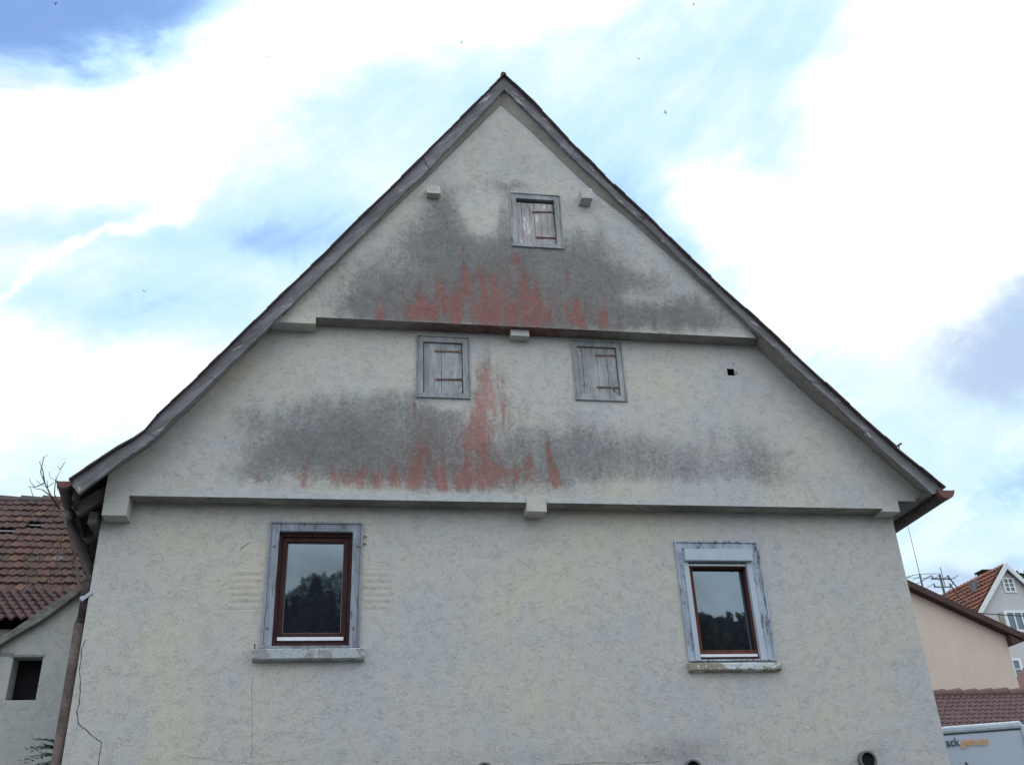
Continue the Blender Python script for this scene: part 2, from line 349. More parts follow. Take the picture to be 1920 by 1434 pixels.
def sill_mat(name, paint, bare, lo):
    m, t, b = mat(name); o = t.add('ShaderNodeTexCoord').outputs['Object']
    n = t.noise(t.mapping(o, (1, 1, 1.6)), 5.0, 7, 0.62, 0.3); n2 = t.noise(o, 45, 4, 0.7)
    c = t.mix(t.ss(n, lo, lo+0.02), bare, paint); c = t.mix(t.ss(n2, 0.54, 0.64, 0, 0.7), c, (0.13, 0.12, 0.11))
    t.put(b.inputs['Base Color'], c); b.inputs['Roughness'].default_value = 0.85
    t.put(b.inputs['Normal'], t.bump(t.math('ADD', t.ss(n, lo, lo+0.03), n2), 0.5, 0.004)); return m
MSILL1 = sill_mat('worn_white_sill', (0.42, 0.455, 0.475), (0.30, 0.305, 0.30), 0.47)
MSILL2 = sill_mat('half_peeled_sill', (0.58, 0.63, 0.66), (0.30, 0.275, 0.215), 0.50)

def glass_mat(name, tint=(0.012, 0.014, 0.018), ior=2.35):
    m, t, b = mat(name); o = t.add('ShaderNodeTexCoord').outputs['Object']
    n = t.noise(o, 1.3, 2, 0.5)
    t.put(b.inputs['Base Color'], t.mix(t.noise(o, 6, 4, 0.6), tint, tuple(x*1.8 for x in tint)))
    b.inputs['Roughness'].default_value = 0.02; b.inputs['IOR'].default_value = ior; b.inputs['Specular Tint'].default_value = (0.72, 0.88, 1.0, 1)
    t.put(b.inputs['Normal'], t.bump(n, 0.05, 0.01)); return m
MGLASS = glass_mat('window_glass')
MGLASS2 = glass_mat('old_window_glass', (0.02, 0.03, 0.04), 1.9)

# ================================================================== THE OLD HOUSE
Y1, Y2, YV = -0.20, -0.375, -0.46
xL = P(190, 975, 0)[0]; xR = P(1677.5, 990, 0)[0]
HOUSE = empty('old_house', ((xL+xR)/2, 5, 0), 'large old gabled house with stained grey plaster, jettied storeys and a steep roof', 'house')

def px_poly(pts, Y): return [(P(x, y, Y)[0], P(x, y, Y)[2]) for x, y in pts]
def scale_at(x, y, Y): return np.linalg.norm(P(x+10, y, Y)-P(x, y, Y))/10

def sstep(a, lo, hi): t = np.clip((a-lo)/(hi-lo), 0, 1); return t*t*(3-2*t)
_LAT = np.random.default_rng(11).random((256, 256))
def vnoise(a, b):
    ia, ib = np.floor(a).astype(int), np.floor(b).astype(int); fa, fb = a-ia, b-ib; fa = fa*fa*(3-2*fa); fb = fb*fb*(3-2*fb)
    L = lambda i, j: _LAT[i % 256, j % 256]
    return (L(ia, ib)*(1-fa)+L(ia+1, ib)*fa)*(1-fb)+(L(ia, ib+1)*(1-fa)+L(ia+1, ib+1)*fa)*fb
def fbm(a, b, n=4):
    o, w_, t = 0, 1.0, 0
    for k in range(n): o = o+w_*vnoise(a*2**k+17*k, b*2**k+31*k); t += w_; w_ *= 0.55
    return o/t
def ell(X, Z, lst, Y):
    out = np.zeros_like(X)
    for (x, y, rx, ry, s) in lst:
        c = P(x, y, Y); k = scale_at(x, y, Y)
        out += s*np.exp(-(((X-c[0])/(rx*k*1.15))**2+((Z-c[2])/(ry*k*1.3))**2))
    return out
def streaks(X, Z, lst, Y):
    out = np.zeros_like(X)
    for (x, y0, y1, wd, s, *sl) in lst:
        a = P(x, y0, Y); b = P(x+(sl[0] if sl else 0)+(x-797)/3700*(y1-y0), y1, Y); k = scale_at(x, y1, Y)
        t = (a[2]-Z)/(a[2]-b[2]); xc = a[0]+(b[0]-a[0])*t
        ww = wd*k*(0.55+0.6*np.clip(t, 0, 1))
        out = np.maximum(out, s*np.exp(-((X-xc)/ww)**2)*sstep(t, -0.1, 0.45)*(1-sstep(t, 0.80, 1.12)))
    return out

def wall(name, Y, step, z0, z1, left, right, openings, extra_z=(), stain=None, label=None, bottom=None):
    """rendered wall face as a fine grid clamped to its outline; left/right are (z,x) lists"""
    lz = [p[1] for p in left]; lx = [p[0] for p in left]; rz = [p[1] for p in right]; rx = [p[0] for p in right]
    xs = list(np.arange(min(lx), max(rx)+step, step)); zs = list(np.arange(z0, z1, step))+[z1]
    fx = [q for o in openings for q in o[:2]]; fz = [q for o in openings for q in o[2:]]+list(extra_z)
    xs = sorted([q for q in xs if all(abs(q-k) > step*0.3 for k in fx)]+fx)
    zs = sorted([q for q in zs if q in (z0, z1) or all(abs(q-k) > step*0.3 for k in fz)]+[q for q in fz if z0 < q < z1])
    xs = np.array(xs); zs = np.array(zs)
    oL = np.argsort(lz, kind='stable'); oR = np.argsort(rz, kind='stable')
    XL = np.interp(zs, np.array(lz)[oL], np.array(lx)[oL]); XR = np.interp(zs, np.array(rz)[oR], np.array(rx)[oR])
    X, Z = np.meshgrid(xs, zs); X = np.clip(X, XL[:, None], XR[:, None])
    nx, nz_ = len(xs), len(zs)
    if bottom is not None: Z = Z+(bottom(X)-z0)*np.clip(1-(Z-z0)/0.10, 0, 1)
    Yg = np.full_like(X, Y)
    V = np.stack([X, Yg, Z], -1).reshape(-1, 3)
    cxm = (xs[:-1]+xs[1:])/2; czm = (zs[:-1]+zs[1:])/2; F = []
    for j in range(nz_-1):
        wtop = X[j+1]; wbot = X[j]
        for i in range(nx-1):
            if wtop[i+1]-wtop[i] < 1e-6 and wbot[i+1]-wbot[i] < 1e-6: continue
            if any(o[0] < cxm[i] < o[1] and o[2] < czm[j] < o[3] for o in openings): continue
            a = j*nx+i; f = [a]
            if wbot[i+1]-wbot[i] > 1e-6: f.append(a+1)
            if wtop[i+1]-wtop[i] > 1e-6: f.append(a+nx+1)
            f.append(a+nx)
            if len(f) > 2: F.append(tuple(f))
    mb = MB(); mb.v = [tuple(p) for p in V]; mb.f = F
    o = mb.build(name, MP, HOUSE, fix=False, label=label)
    st = np.zeros((len(V), 4), np.float32)
    if stain is not None:
        g, r, wh, rib = stain(V[:, 0], V[:, 2]); st[:, 0] = np.clip(g, 0, 1.2); st[:, 1] = np.clip(r, 0, 1.2); st[:, 2] = np.clip(wh, 0, 1.2); st[:, 3] = rib
    setattr_color(o, 'stain', st)
    return o
def rect(pts, Y):            # px corner list -> x0,x1,z0,z1 (upright rectangle on the plane Y)
    q = [P(x, y, Y) for x, y in pts]     # TL TR BL BR
    return ((q[0][0]+q[2][0])/2, (q[1][0]+q[3][0])/2, (q[2][2]+q[3][2])/2, (q[0][2]+q[1][2])/2)

# window rectangles measured on the walls
SH_L = dict(Y=Y1, out=rect([(780.6, 630), (878, 633), (780.5, 746), (884, 748.5)], Y1), inn=rect([(793, 641.7), (866, 643.5), (794, 737.5), (869.5, 738.6)], Y1))
SH_R = dict(Y=Y1, out=rect([(1069.4, 639.4), (1161, 641.5), (1079.7, 751.7), (1179, 752.6)], Y1), inn=rect([(1079, 650), (1152.3, 652), (1090, 741), (1165.6, 742)], Y1))
SH_T = dict(Y=Y2, out=rect([(953, 362), (1046.7, 368.2), (961, 463.4), (1059.8, 468)], Y2), inn=rect([(964.6, 373.3), (1036.8, 376.6), (974.5, 456), (1045.6, 458)], Y2))
GW_L = dict(out=rect([(506.4, 978), (681.8, 981.5), (488.6, 1215), (672, 1215)], 0), inn=rect([(524, 997), (663, 997), (508.8, 1215.5), (653, 1215)], 0))
GW_R = dict(out=rect([(1262.8, 1014), (1418, 1017), (1291, 1239.8), (1456, 1238.6)], 0), inn=rect([(1278, 1028), (1404, 1031), (1305, 1239), (1437, 1238)], 0))

# ---- stains, as blotches and runs on the walls; G_UP also paints eaves shade
G_UP = [(945, 300, 120, 100, .32), (690, 500, 100, 60, .28), (1180, 480, 130, 60, .26), (800, 420, 80, 60, .24), (900, 600, 240, 26, .45), (1180, 608, 140, 14, .35), (760, 590, 100, 18, .25), (980, 590, 120, 16, .30), (940, 530, 70, 50, .22), (1140, 590, 20, 40, .35), (1290, 580, 45, 22, .2), (930, 560, 200, 60, .35), (1150, 560, 140, 40, .22), (780, 560, 120, 40, .2), (835, 395, 22, 45, .42), (815, 460, 55, 50, .55), (725, 535, 75, 38, .5), (690, 575, 50, 22, .5), (880, 500, 85, 60, .7), (1000, 520, 100, 55, .7),  # broad leading ellipses: dust and eaves shade painted over the upper gable
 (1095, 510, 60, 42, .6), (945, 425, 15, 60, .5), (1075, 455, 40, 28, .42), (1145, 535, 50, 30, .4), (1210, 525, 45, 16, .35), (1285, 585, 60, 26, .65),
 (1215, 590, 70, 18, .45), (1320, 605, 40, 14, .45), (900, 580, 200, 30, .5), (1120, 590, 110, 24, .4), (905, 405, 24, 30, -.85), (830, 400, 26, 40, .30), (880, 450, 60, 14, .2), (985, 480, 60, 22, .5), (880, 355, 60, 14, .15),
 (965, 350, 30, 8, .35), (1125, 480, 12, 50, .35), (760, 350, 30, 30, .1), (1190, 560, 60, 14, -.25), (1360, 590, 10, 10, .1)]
R_UP = [(800, 535, 606, 18, .34), (820, 500, 606, 16, .36), (860, 530, 608, 34, .32), (895, 500, 608, 34, .34), (945, 505, 612, 36, .34), (985, 520, 612, 36, .34), (1012, 560, 614, 28, .3), (1076, 552, 616, 28, .4), (1130, 575, 618, 10, .6),
 (680, 570, 602, 5, .55), (713, 552, 604, 7, .85), (727, 575, 604, 5, .3), (742, 565, 602, 4, .35), (765, 565, 604, 9, .45), (785, 545, 604, 9, .5), (818, 490, 606, 8, .55),
 (835, 545, 606, 14, .45), (868, 448, 478, 4, .75), (870, 478, 560, 8, .55), (880, 510, 560, 8, .95), (896, 490, 530, 6, .45), (904, 508, 556, 5, .7), (925, 500, 560, 9, .55),
 (935, 470, 540, 7, .45), (968, 468, 495, 9, .6), (980, 480, 600, 10, .5), (1002, 500, 600, 8, .45), (1060, 500, 542, 4, .75), (1076, 555, 616, 17, .7), (1092, 580, 618, 12, .75),
 (1130, 535, 600, 5, .5), (1133, 570, 616, 6, .95), (1158, 565, 616, 4, .5), (1222, 590, 622, 4, .5), (800, 585, 606, 20, .5), (850, 575, 608, 26, .55), (905, 570, 610, 26, .5), (955, 565, 612, 26, .5), (1005, 585, 614, 18, .5)]
RB_UP = [(905, 575, 150, 34, .30), (850, 592, 70, 16, .34), (930, 585, 100, 26, .36), (1000, 565, 80, 45, .24), (880, 535, 70, 36, .28), (945, 515, 60, 34, .24), (1075, 590, 40, 20, .3), (790, 580, 50, 18, .22), (720, 590, 40, 12, .12)]
G_MID = [(760, 850, 240, 75, .28), (1150, 860, 260, 50, .14), (560, 830, 130, 70, .16), (800, 900, 300, 26, .3), (640, 765, 90, 30, .40), (700, 800, 110, 44, .42), (600, 835, 110, 40, .48), (520, 850, 50, 34, .40), (480, 785, 45, 24, .28), (470, 885, 45, 16, .3),
 (720, 865, 130, 36, .48), (815, 790, 40, 50, .5), (930, 850, 110, 50, .35), (1055, 860, 85, 44, .45), (1090, 790, 40, 45, .28), (1150, 850, 80, 36, .34), (1250, 860, 90, 38, .30),
 (1330, 880, 90, 32, .32), (1425, 870, 45, 40, .38), (1395, 815, 30, 28, .28), (1490, 900, 45, 18, .22), (830, 757, 42, 9, -.4), (1120, 765, 50, 8, -.1), (1230, 780, 60, 30, .14),
 (1020, 730, 30, 40, .14), (1480, 850, 12, 16, .2), (1340, 820, 14, 20, .2), (760, 750, 40, 22, .25), (640, 905, 150, 9, -.25), (1200, 915, 220, 10, -.2)]
R_MID = [(577, 836, 917, 7, .9), (485, 882, 908, 7, .5), (628, 872, 912, 8, .4), (650, 880, 914, 12, .35), (700, 870, 916, 20, .42), (735, 850, 916, 12, .4), (827, 862, 920, 7, .85),
 (775, 745, 795, 6, .6, 12), (797, 790, 900, 12, .28), (940, 672, 730, 9, .45, -12), (925, 705, 830, 18, .42, -40), (892, 770, 850, 18, .50, -6), (882, 840, 918, 16, .42), (1022, 795, 880, 6, .7, 8),
 (1034, 860, 915, 10, .85, 6), (1124, 862, 893, 5, .65), (1130, 890, 925, 7, .25), (1237, 868, 884, 3, .5), (988, 840, 880, 8, .45), (966, 868, 895, 8, .4)]
RB_MID = [(850, 885, 190, 36, .22), (905, 840, 55, 70, .16), (930, 760, 42, 55, .18), (700, 898, 80, 16, .42), (800, 902, 34, 14, .5), (895, 900, 46, 20, .42), (900, 800, 42, 60, .20), (930, 720, 34, 45, .22), (790, 800, 30, 50, .16), (940, 878, 30, 8, .5), (925, 750, 22, 16, .38), (1000, 900, 50, 12, .28), (560, 900, 30, 10, .25),
 (940, 790, 70, 60, .14), (780, 860, 60, 40, .14), (800, 700, 20, 60, .10), (905, 690, 25, 50, .15), (1030, 700, 20, 15, .2), (965, 795, 20, 8, .1)]
G_LOW = [(500, 1425, 420, 16, .16), (1300, 1425, 420, 18, .2), (1310, 1390, 70, 28, .28), (1240, 1410, 60, 18, .25), (990, 1415, 200, 14, .15), (520, 1360, 120, 30, .10), (700, 1330, 100, 50, .08), (1640, 1400, 30, 20, .25), (575, 1245, 110, 7, .35), (1380, 1268, 90, 6, .35),
 (1215, 1300, 60, 60, .06), (1500, 1340, 80, 50, .08), (1720, 1330, 30, 60, .12)]
def noisy(X, Z, s, f=1.0):
    return s*(np.sin(X*5.1*f+1.3)*np.cos(Z*7.3*f)+0.6*np.sin(X*13.7*f+Z*4.0)+0.4*np.sin(X*31*f+2))
def warp(X, Z): return X+0.09*(fbm(X*9, Z*5)-0.5)+0.03*(fbm(X*30+5, Z*9)-0.5), Z+0.16*(fbm(X*11+40, Z*3+3)-0.5)
def runs(X, Z, st, base):       # thin vertical runs that break up the broad blush
    v = fbm(X*16+3, Z*2.2+8, 4); v2 = fbm(X*6+60, Z*2.0, 4)
    return st*(0.45+1.0*np.clip((v-0.30)/0.35, 0, 1))+base*(0.75+1.4*np.clip((v-0.36)/0.3, 0, 1)*np.clip((v2-0.2)/0.4, 0, 1))
def stain_shade_up(X, Z):
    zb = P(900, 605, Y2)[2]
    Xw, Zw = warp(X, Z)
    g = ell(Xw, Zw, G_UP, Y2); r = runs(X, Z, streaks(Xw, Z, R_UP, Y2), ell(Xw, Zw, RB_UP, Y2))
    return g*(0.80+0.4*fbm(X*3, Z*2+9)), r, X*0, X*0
def stain_mid(X, Z):
    zb = P(900, 938, Y1)[2]
    band = 1-sstep(Z-zb, 0.02, 0.12+noisy(X, Z, 0.03))
    Xw, Zw = warp(X, Z)
    g = ell(Xw, Zw, G_MID, Y1)*(1-0.8*band)*(0.80+0.4*fbm(X*3, Z*2+9)); r = runs(X, Z, streaks(Xw, Z, R_MID, Y1), ell(Xw, Zw, RB_MID, Y1))*(1-0.8*band)
    return g, r, band*0.75*sstep(ell(X, Z, [(850, 900, 500, 120, 1.0)], Y1), 0.1, 0.5), X*0
def stain_low(X, Z):
    g = ell(X, Z, G_LOW, 0); rib = np.zeros_like(X)
    for (x0, x1, ya, yb) in ((434, 494, 1068, 1146), (683, 736, 1064, 1144)):
        a = P(x0, ya, 0); b = P(x1, ya, 0); c = P(x0, yb, 0); e_ = 0.02
        rib = np.maximum(rib, sstep(X, a[0]-e_, a[0]+e_)*(1-sstep(X, b[0]-e_, b[0]+e_))*sstep(Z, c[2]-e_, c[2]+e_)*(1-sstep(Z, a[2]-e_, a[2]+e_)))
    return g, X*0, X*0, rib

# ---- lower wall
zJ1 = P(600, 932, Y1)[2]
jA, jB = P(247, 929, Y1), P(1600, 952.4, Y1)
bot1 = lambda x: jA[2]+(jB[2]-jA[2])*(x-jA[0])/(jB[0]-jA[0])
kA, kB = P(593.8, 594.5, Y2), P(1420, 633.8, Y2)
bot2 = lambda x: kA[2]+(kB[2]-kA[2])*(x-kA[0])/(kB[0]-kA[0])
lw = wall('lower_wall', 0.0, 0.03, 0.0, zJ1+0.01, [(xL, 0), (xL, 6)], [(xR, 0), (xR, 6)], [GW_L['out'], GW_R['out']], stain=stain_low)
# ---- middle wall
zJ2 = P(900, 605, Y2)[2]
xLm = P(190.5, 964, Y1)[0]; bL = P(1688, 960, Y1)[0]; zbox = P(1684, 938.3, Y1)[2]
left_mid = [(xLm, 0), (xLm, P(200, 890, Y1)[2])]+px_poly([(227, 873), (282, 836), (349, 775), (417, 707), (478, 647), (506, 614), (524, 594)], Y1)
right_mid = [(bL, 0), (bL, zbox), (P(1742.7, 944, Y1)[0], zbox+0.001)]+px_poly([(1738, 931), (1693, 893), (1629, 835), (1532, 758), (1468, 700), (1420, 652), (1396, 628)], Y1)
HOLE = rect([(1362.5, 691), (1376.5, 692), (1365, 704), (1377.5, 704)], Y1)
mw = wall('middle_wall', Y1, 0.015, zJ1, zJ2+0.02, left_mid, right_mid, [SH_L['out'], SH_R['out'], HOLE], extra_z=(zbox, zbox+0.001), stain=stain_mid, bottom=bot1)
# ---- gable wall
left_up = px_poly([(516, 603), (568, 554), (660.6, 468), (763, 369), (797, 338), (910, 226), (938.5, 199)], Y2)
right_up = px_poly([(1421, 633), (1363, 576), (1319, 538), (1275, 497), (1228, 456), (1175, 409), (1118, 365), (1055.5, 306), (993, 246), (939.5, 199)], Y2)
zbL = P(553, 605, Y2)[2]; zJ2r = P(1300, 630, Y2)[2]
print('zJ2', zJ2, zJ2r, 'zJ1', zJ1, P(1400, 948, Y1)[2])
gw = wall('gable_wall', Y2, 0.015, zJ2, max(left_up[-1][1], right_up[-1][1]), left_up, right_up, [SH_T['out']], stain=stain_shade_up, bottom=bot2)

def plain(mb, name, m=MP, parent=HOUSE, bevel=0.0, **k):
    o = mb.build(name, m, parent, bevel, **k); setattr_color(o, 'stain', np.zeros((len(mb.v), 4))); return o
# jetty undersides (rendered, grey)
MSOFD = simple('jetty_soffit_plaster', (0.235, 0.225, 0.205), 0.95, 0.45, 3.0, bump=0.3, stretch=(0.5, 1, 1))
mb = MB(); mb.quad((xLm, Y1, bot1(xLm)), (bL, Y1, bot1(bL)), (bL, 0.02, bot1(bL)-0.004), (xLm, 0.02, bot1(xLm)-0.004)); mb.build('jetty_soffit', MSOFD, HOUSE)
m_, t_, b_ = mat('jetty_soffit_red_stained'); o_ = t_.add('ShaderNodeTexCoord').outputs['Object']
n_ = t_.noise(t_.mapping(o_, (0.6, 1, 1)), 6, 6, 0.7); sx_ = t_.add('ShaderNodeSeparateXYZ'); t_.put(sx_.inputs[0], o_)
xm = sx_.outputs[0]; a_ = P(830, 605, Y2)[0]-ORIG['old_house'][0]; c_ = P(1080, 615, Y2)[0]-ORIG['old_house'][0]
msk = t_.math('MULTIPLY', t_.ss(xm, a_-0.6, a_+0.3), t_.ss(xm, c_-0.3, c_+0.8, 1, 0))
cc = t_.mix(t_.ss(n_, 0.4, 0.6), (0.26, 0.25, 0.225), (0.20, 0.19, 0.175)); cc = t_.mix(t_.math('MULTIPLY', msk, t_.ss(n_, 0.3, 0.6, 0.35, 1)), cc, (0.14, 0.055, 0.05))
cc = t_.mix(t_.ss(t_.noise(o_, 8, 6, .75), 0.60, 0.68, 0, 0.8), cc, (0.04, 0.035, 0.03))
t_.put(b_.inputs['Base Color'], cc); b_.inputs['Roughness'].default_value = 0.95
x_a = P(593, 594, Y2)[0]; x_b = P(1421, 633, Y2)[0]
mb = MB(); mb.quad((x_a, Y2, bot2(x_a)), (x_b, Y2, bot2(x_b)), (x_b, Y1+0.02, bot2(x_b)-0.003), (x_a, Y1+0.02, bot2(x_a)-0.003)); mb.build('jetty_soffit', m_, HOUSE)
# beam ends and corner blocks
mb = MB(); q = P(236.5, 966, Y1); mb.box(xLm, q[0], Y1, 0.03, q[2], bot1(xLm)); plain(mb, 'corner_block')
q = P(1655.2, 958.6, Y1); mb = MB(); mb.box(q[0], bL, Y1, 0.03, q[2], bot1(q[0])); plain(mb, 'corner_block')
q = P(988, 959, Y1); q2 = P(1025, 959, Y1); mb = MB(); mb.box(q[0], q2[0], Y1-0.012, 0.03, q[2], zJ1+0.035); plain(mb, 'beam_end')
q = P(516, 603, Y2); q2 = P(591.6, 607.4, Y2); mb = MB()
mb.box(q[0]-0.05, q2[0], Y2, Y1+0.02, (q[2]+q2[2])/2, bot2(q2[0])); plain(mb, 'corner_block')
w1 = ray(975, 617.5); Yb = (bot2(P(975, 610, Y2)[0])-EYE)/w1[2]*w1[1]-DIST; print('Yb', Yb)
Yb -= 0.0; q = P(957.6, 620, Yb); q2 = P(992.5, 632, Yb); zb_ = q2[2]+0.012; mb = MB(); mb.box(q[0], q2[0], Yb, Y1+0.02, zb_, bot2(q[0])-0.002); plain(mb, 'beam_end')
for (x0, y0, x1, y1, pr) in ((800.5, 348, 825.4, 363, 0.10), (1088.5, 352.5, 1111.6, 372, 0.15)):
    a = P(x0, y0, Y2-pr); c = P(x1, y1, Y2-pr); mb = MB(); mb.box(a[0], c[0], Y2-pr, Y2+0.03, c[2], a[2]); plain(mb, 'beam_end')
# broken hole in the middle wall
x0, x1, z0, z1 = HOLE; mb = MB()
mb.quad((x0, Y1, z0), (x0, 0.1, z0), (x0, 0.1, z1), (x0, Y1, z1)).quad((x1, Y1, z0), (x1, Y1, z1), (x1, 0.1, z1), (x1, 0.1, z0)).quad((x0, Y1, z1), (x0, 0.1, z1), (x1, 0.1, z1), (x1, Y1, z1)).quad((x0, Y1, z0), (x1, Y1, z0), (x1, 0.1, z0), (x0, 0.1, z0)).quad((x0, 0.1, z0), (x1, 0.1, z0), (x1, 0.1, z1), (x0, 0.1, z1))
mb.build('wall_hole', MVOID, HOUSE, fix=False)
mb = MB()
def chip(mb, cx_, cz_, rx, rz, Y, n=11):
    c = mb.vert((cx_, Y-0.003, cz_)); pts = []
    for k in range(n):
        t = 2*math.pi*k/n; rr = random.uniform(0.75, 1.15); pts.append((cx_+math.cos(t)*rx*rr, Y-0.0015, cz_+math.sin(t)*rz*rr))
    i = mb.vert(*pts)
    for k in range(n): mb.f.append((c, i+k, i+(k+1) % n))
MMORT = simple('bare_mortar', (0.24, 0.25, 0.25), 1, 0.4, 30)
q = P(1379.5, 699, Y1); chip(mb, q[0], q[2], 0.022, 0.032, Y1); mb.build('broken_plaster', MMORT, mw, fix=False)
mb = MB(); q = P(1375, 682, Y1); chip(mb, q[0], q[2], 0.011, 0.02, Y1); mb.build('broken_plaster', MMORT, mw, fix=False)

# ---- body behind: side walls and back
mb = MB()
mb.box(xL, xL+0.3, 0.006, 10, 0, zJ1-0.02).box(xR-0.3, xR, 0.006, 10, 0, zJ1-0.02).box(xL+0.3, xR-0.3, 9.7, 10, 0, zJ1)
mb.box(xLm+0.003, xLm+0.25, Y1+0.004, 0.0, zJ1+0.002, P(200, 890, Y1)[2])
mb.build('side_wall', MPB, HOUSE)

# ---- roof: bargeboards, soffits, covering
OUT_L = [(944, 143), (875.8, 212), (802, 285), (751, 337), (671, 415), (602.5, 484), (522.6, 560), (432, 649), (371, 709), (294, 781.5), (272, 808), (250, 824), (220, 841), (131.5, 900.5)]
LOW_L = [(946, 168), (886, 231), (812, 309), (765, 354), (687, 432), (620, 499), (541, 577), (452, 663), (391, 722), (318, 791), (293, 818), (270, 836), (240, 855), (148, 924)]
WAL_L = [(939, 199), (910, 226), (822, 314), (763, 369), (690, 441), (625, 501), (552, 570)]            # on the gable wall
WAL_L2 = [(522, 596), (500, 618), (458, 667), (402, 722), (330, 793), (300, 822), (278, 838), (245, 860), (200.5, 890)]  # on the middle wall
OUT_R = [(944, 143), (999, 194), (1065, 265), (1150, 350), (1212, 406), (1275, 469), (1350, 540), (1420, 602.6), (1500, 678), (1590, 761), (1677, 840), (1768, 915)]
LOW_R = [(946, 168), (1005, 224), (1062, 284), (1118, 337), (1175, 390), (1237, 447), (1322, 530), (1408, 612), (1472, 671), (1568, 759), (1661, 848), (1749, 925)]
WAL_R = [(939, 199), (1000, 253), (1060, 310), (1113, 360), (1175, 409), (1228, 456), (1319, 538), (1421, 633)]
WAL_R2 = [(1395, 628), (1420, 652), (1468, 700), (1532, 758), (1629, 835), (1693, 893), (1738, 931)]
def poly3(pts, Y): return [P(x, y, Y) for x, y in pts]
def densify(pts, n=6):
    o = []
    for a, b in zip(pts, pts[1:]):
        for k in range(n): o.append(a+(b-a)*k/n)
    return o+[pts[-1]]
for nm, O, Lw, mt in (('bargeboard', OUT_L, LOW_L, MBARGE_L), ('bargeboard', OUT_R, LOW_R, MBARGE_R)):
    o3 = densify([p-np.array([0, 0, 0.02]) for p in poly3(O, YV)]); l3 = densify(poly3(Lw, YV)); mb = MB(); n = len(o3)
    for k in range(n):           # slightly wavering old timber
        wv = 0.005*math.sin(k*1.9)+0.004*math.sin(k*0.7+1)
        l3[k] = l3[k]+np.array([0, 0, wv])
    cuts = [0]
    while cuts[-1] < n-1: cuts.append(min(n-1, cuts[-1]+random.choice((13, 17, 21))))
    for c0, c1 in zip(cuts, cuts[1:]):
        dy = random.uniform(-0.006, 0.004); dz = random.uniform(-0.007, 0.005); N_ = c1-c0+1
        f_ = [p+np.array([0, dy, dz*0.3]) for p in o3[c0:c1+1]]; g_ = [p+np.array([0, dy, dz]) for p in l3[c0:c1+1]]
        if c1 < n-1: f_[-1] = f_[-1]+(f_[-2]-f_[-1])*0.05; g_[-1] = g_[-1]+(g_[-2]-g_[-1])*0.05
        i = mb.vert(*f_); j = mb.vert(*g_); i2 = mb.vert(*[p+np.array([0, 0.035, 0]) for p in f_]); j2 = mb.vert(*[p+np.array([0, 0.035, 0]) for p in g_])
        for k in range(N_-1): mb.f += [(i+k, j+k, j+k+1, i+k+1), (i2+k, i2+k+1, j2+k+1, j2+k), (i+k, i+k+1, i2+k+1, i2+k), (j+k, j2+k, j2+k+1, j+k+1)]
        mb.f += [(i, i2, j2, j), (i+N_-1, j+N_-1, j2+N_-1, i2+N_-1)]
    mb.build(nm, mt, HOUSE)
# soffit under the overhang, from board to wall
def loft(A, B, name, m):
    A = np.array(A); B = np.array(B); xs_ = np.linspace(B[0][0], B[-1][0], 60); oa = np.argsort(A[:, 0]); ob = np.argsort(B[:, 0])
    a = [(x, A[0][1], np.interp(x, A[oa, 0], A[oa, 2])) for x in xs_]; b = [(x, B[0][1], np.interp(x, B[ob, 0], B[ob, 2])) for x in xs_]
    b = [(q[0], q[1], min(q[2], p[2]+0.12)) for p, q in zip(a, b)]
    mb = MB(); i = mb.vert(*a); j = mb.vert(*b)
    for k in range(59): mb.f.append((i+k, i+k+1, j+k+1, j+k))
    return mb
up = np.array([0, 0, 0.004])
def low_on(Lw, xs0, xs1):
    p = poly3(Lw, YV+0.03); p = sorted(p, key=lambda q: q[0]); X = [q[0] for q in p]; Z = [q[2] for q in p]
    xs_ = [xs0]+[x for x in X if min(xs0, xs1) < x < max(xs0, xs1)]+[xs1]; xs_ = sorted(xs_, reverse=xs0 > xs1)
    return [np.array([x, YV+0.03, np.interp(x, X, Z)]) for x in xs_]
parts = []
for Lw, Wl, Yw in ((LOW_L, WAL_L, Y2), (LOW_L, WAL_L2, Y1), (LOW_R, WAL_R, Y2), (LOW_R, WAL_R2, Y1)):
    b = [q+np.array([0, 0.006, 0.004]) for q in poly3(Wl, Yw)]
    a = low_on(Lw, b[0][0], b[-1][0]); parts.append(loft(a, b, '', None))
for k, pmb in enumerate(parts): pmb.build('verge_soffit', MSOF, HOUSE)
# covering: slab following both slopes, with tile ends along the verge
def offset_poly(pts, d):
    pts = [np.array([p[0], p[2]]) for p in pts]; o = []
    for k in range(len(pts)):
        t = pts[min(k+1, len(pts)-1)]-pts[max(k-1, 0)]; t = t/np.linalg.norm(t); nrml = np.array([-t[1], t[0]]); nrml = nrml if nrml[1] > 0 else -nrml; o.append(pts[k]+nrml*d)
    return o
MTILE = simple('dark_roof_tile', (0.075, 0.055, 0.06), 0.9, 0.4, 12, bump=0.4)
_w = ray(344, 1694); SKEW = _w[0]/_w[1]            # the left eave runs back slightly outward
_e = P(131.5, 900.5, YV); _k = P(262, 822, YV); _sl = (_k[2]-_e[2])/(_k[0]-_e[0])
def back(x, z, yb, on):
    if not on or x >= _k[0]: return (x, yb, z)
    d = SKEW*(yb-YV)*(_k[0]-x)/(_k[0]-_e[0]); return (x+d, yb, z+d*_sl)
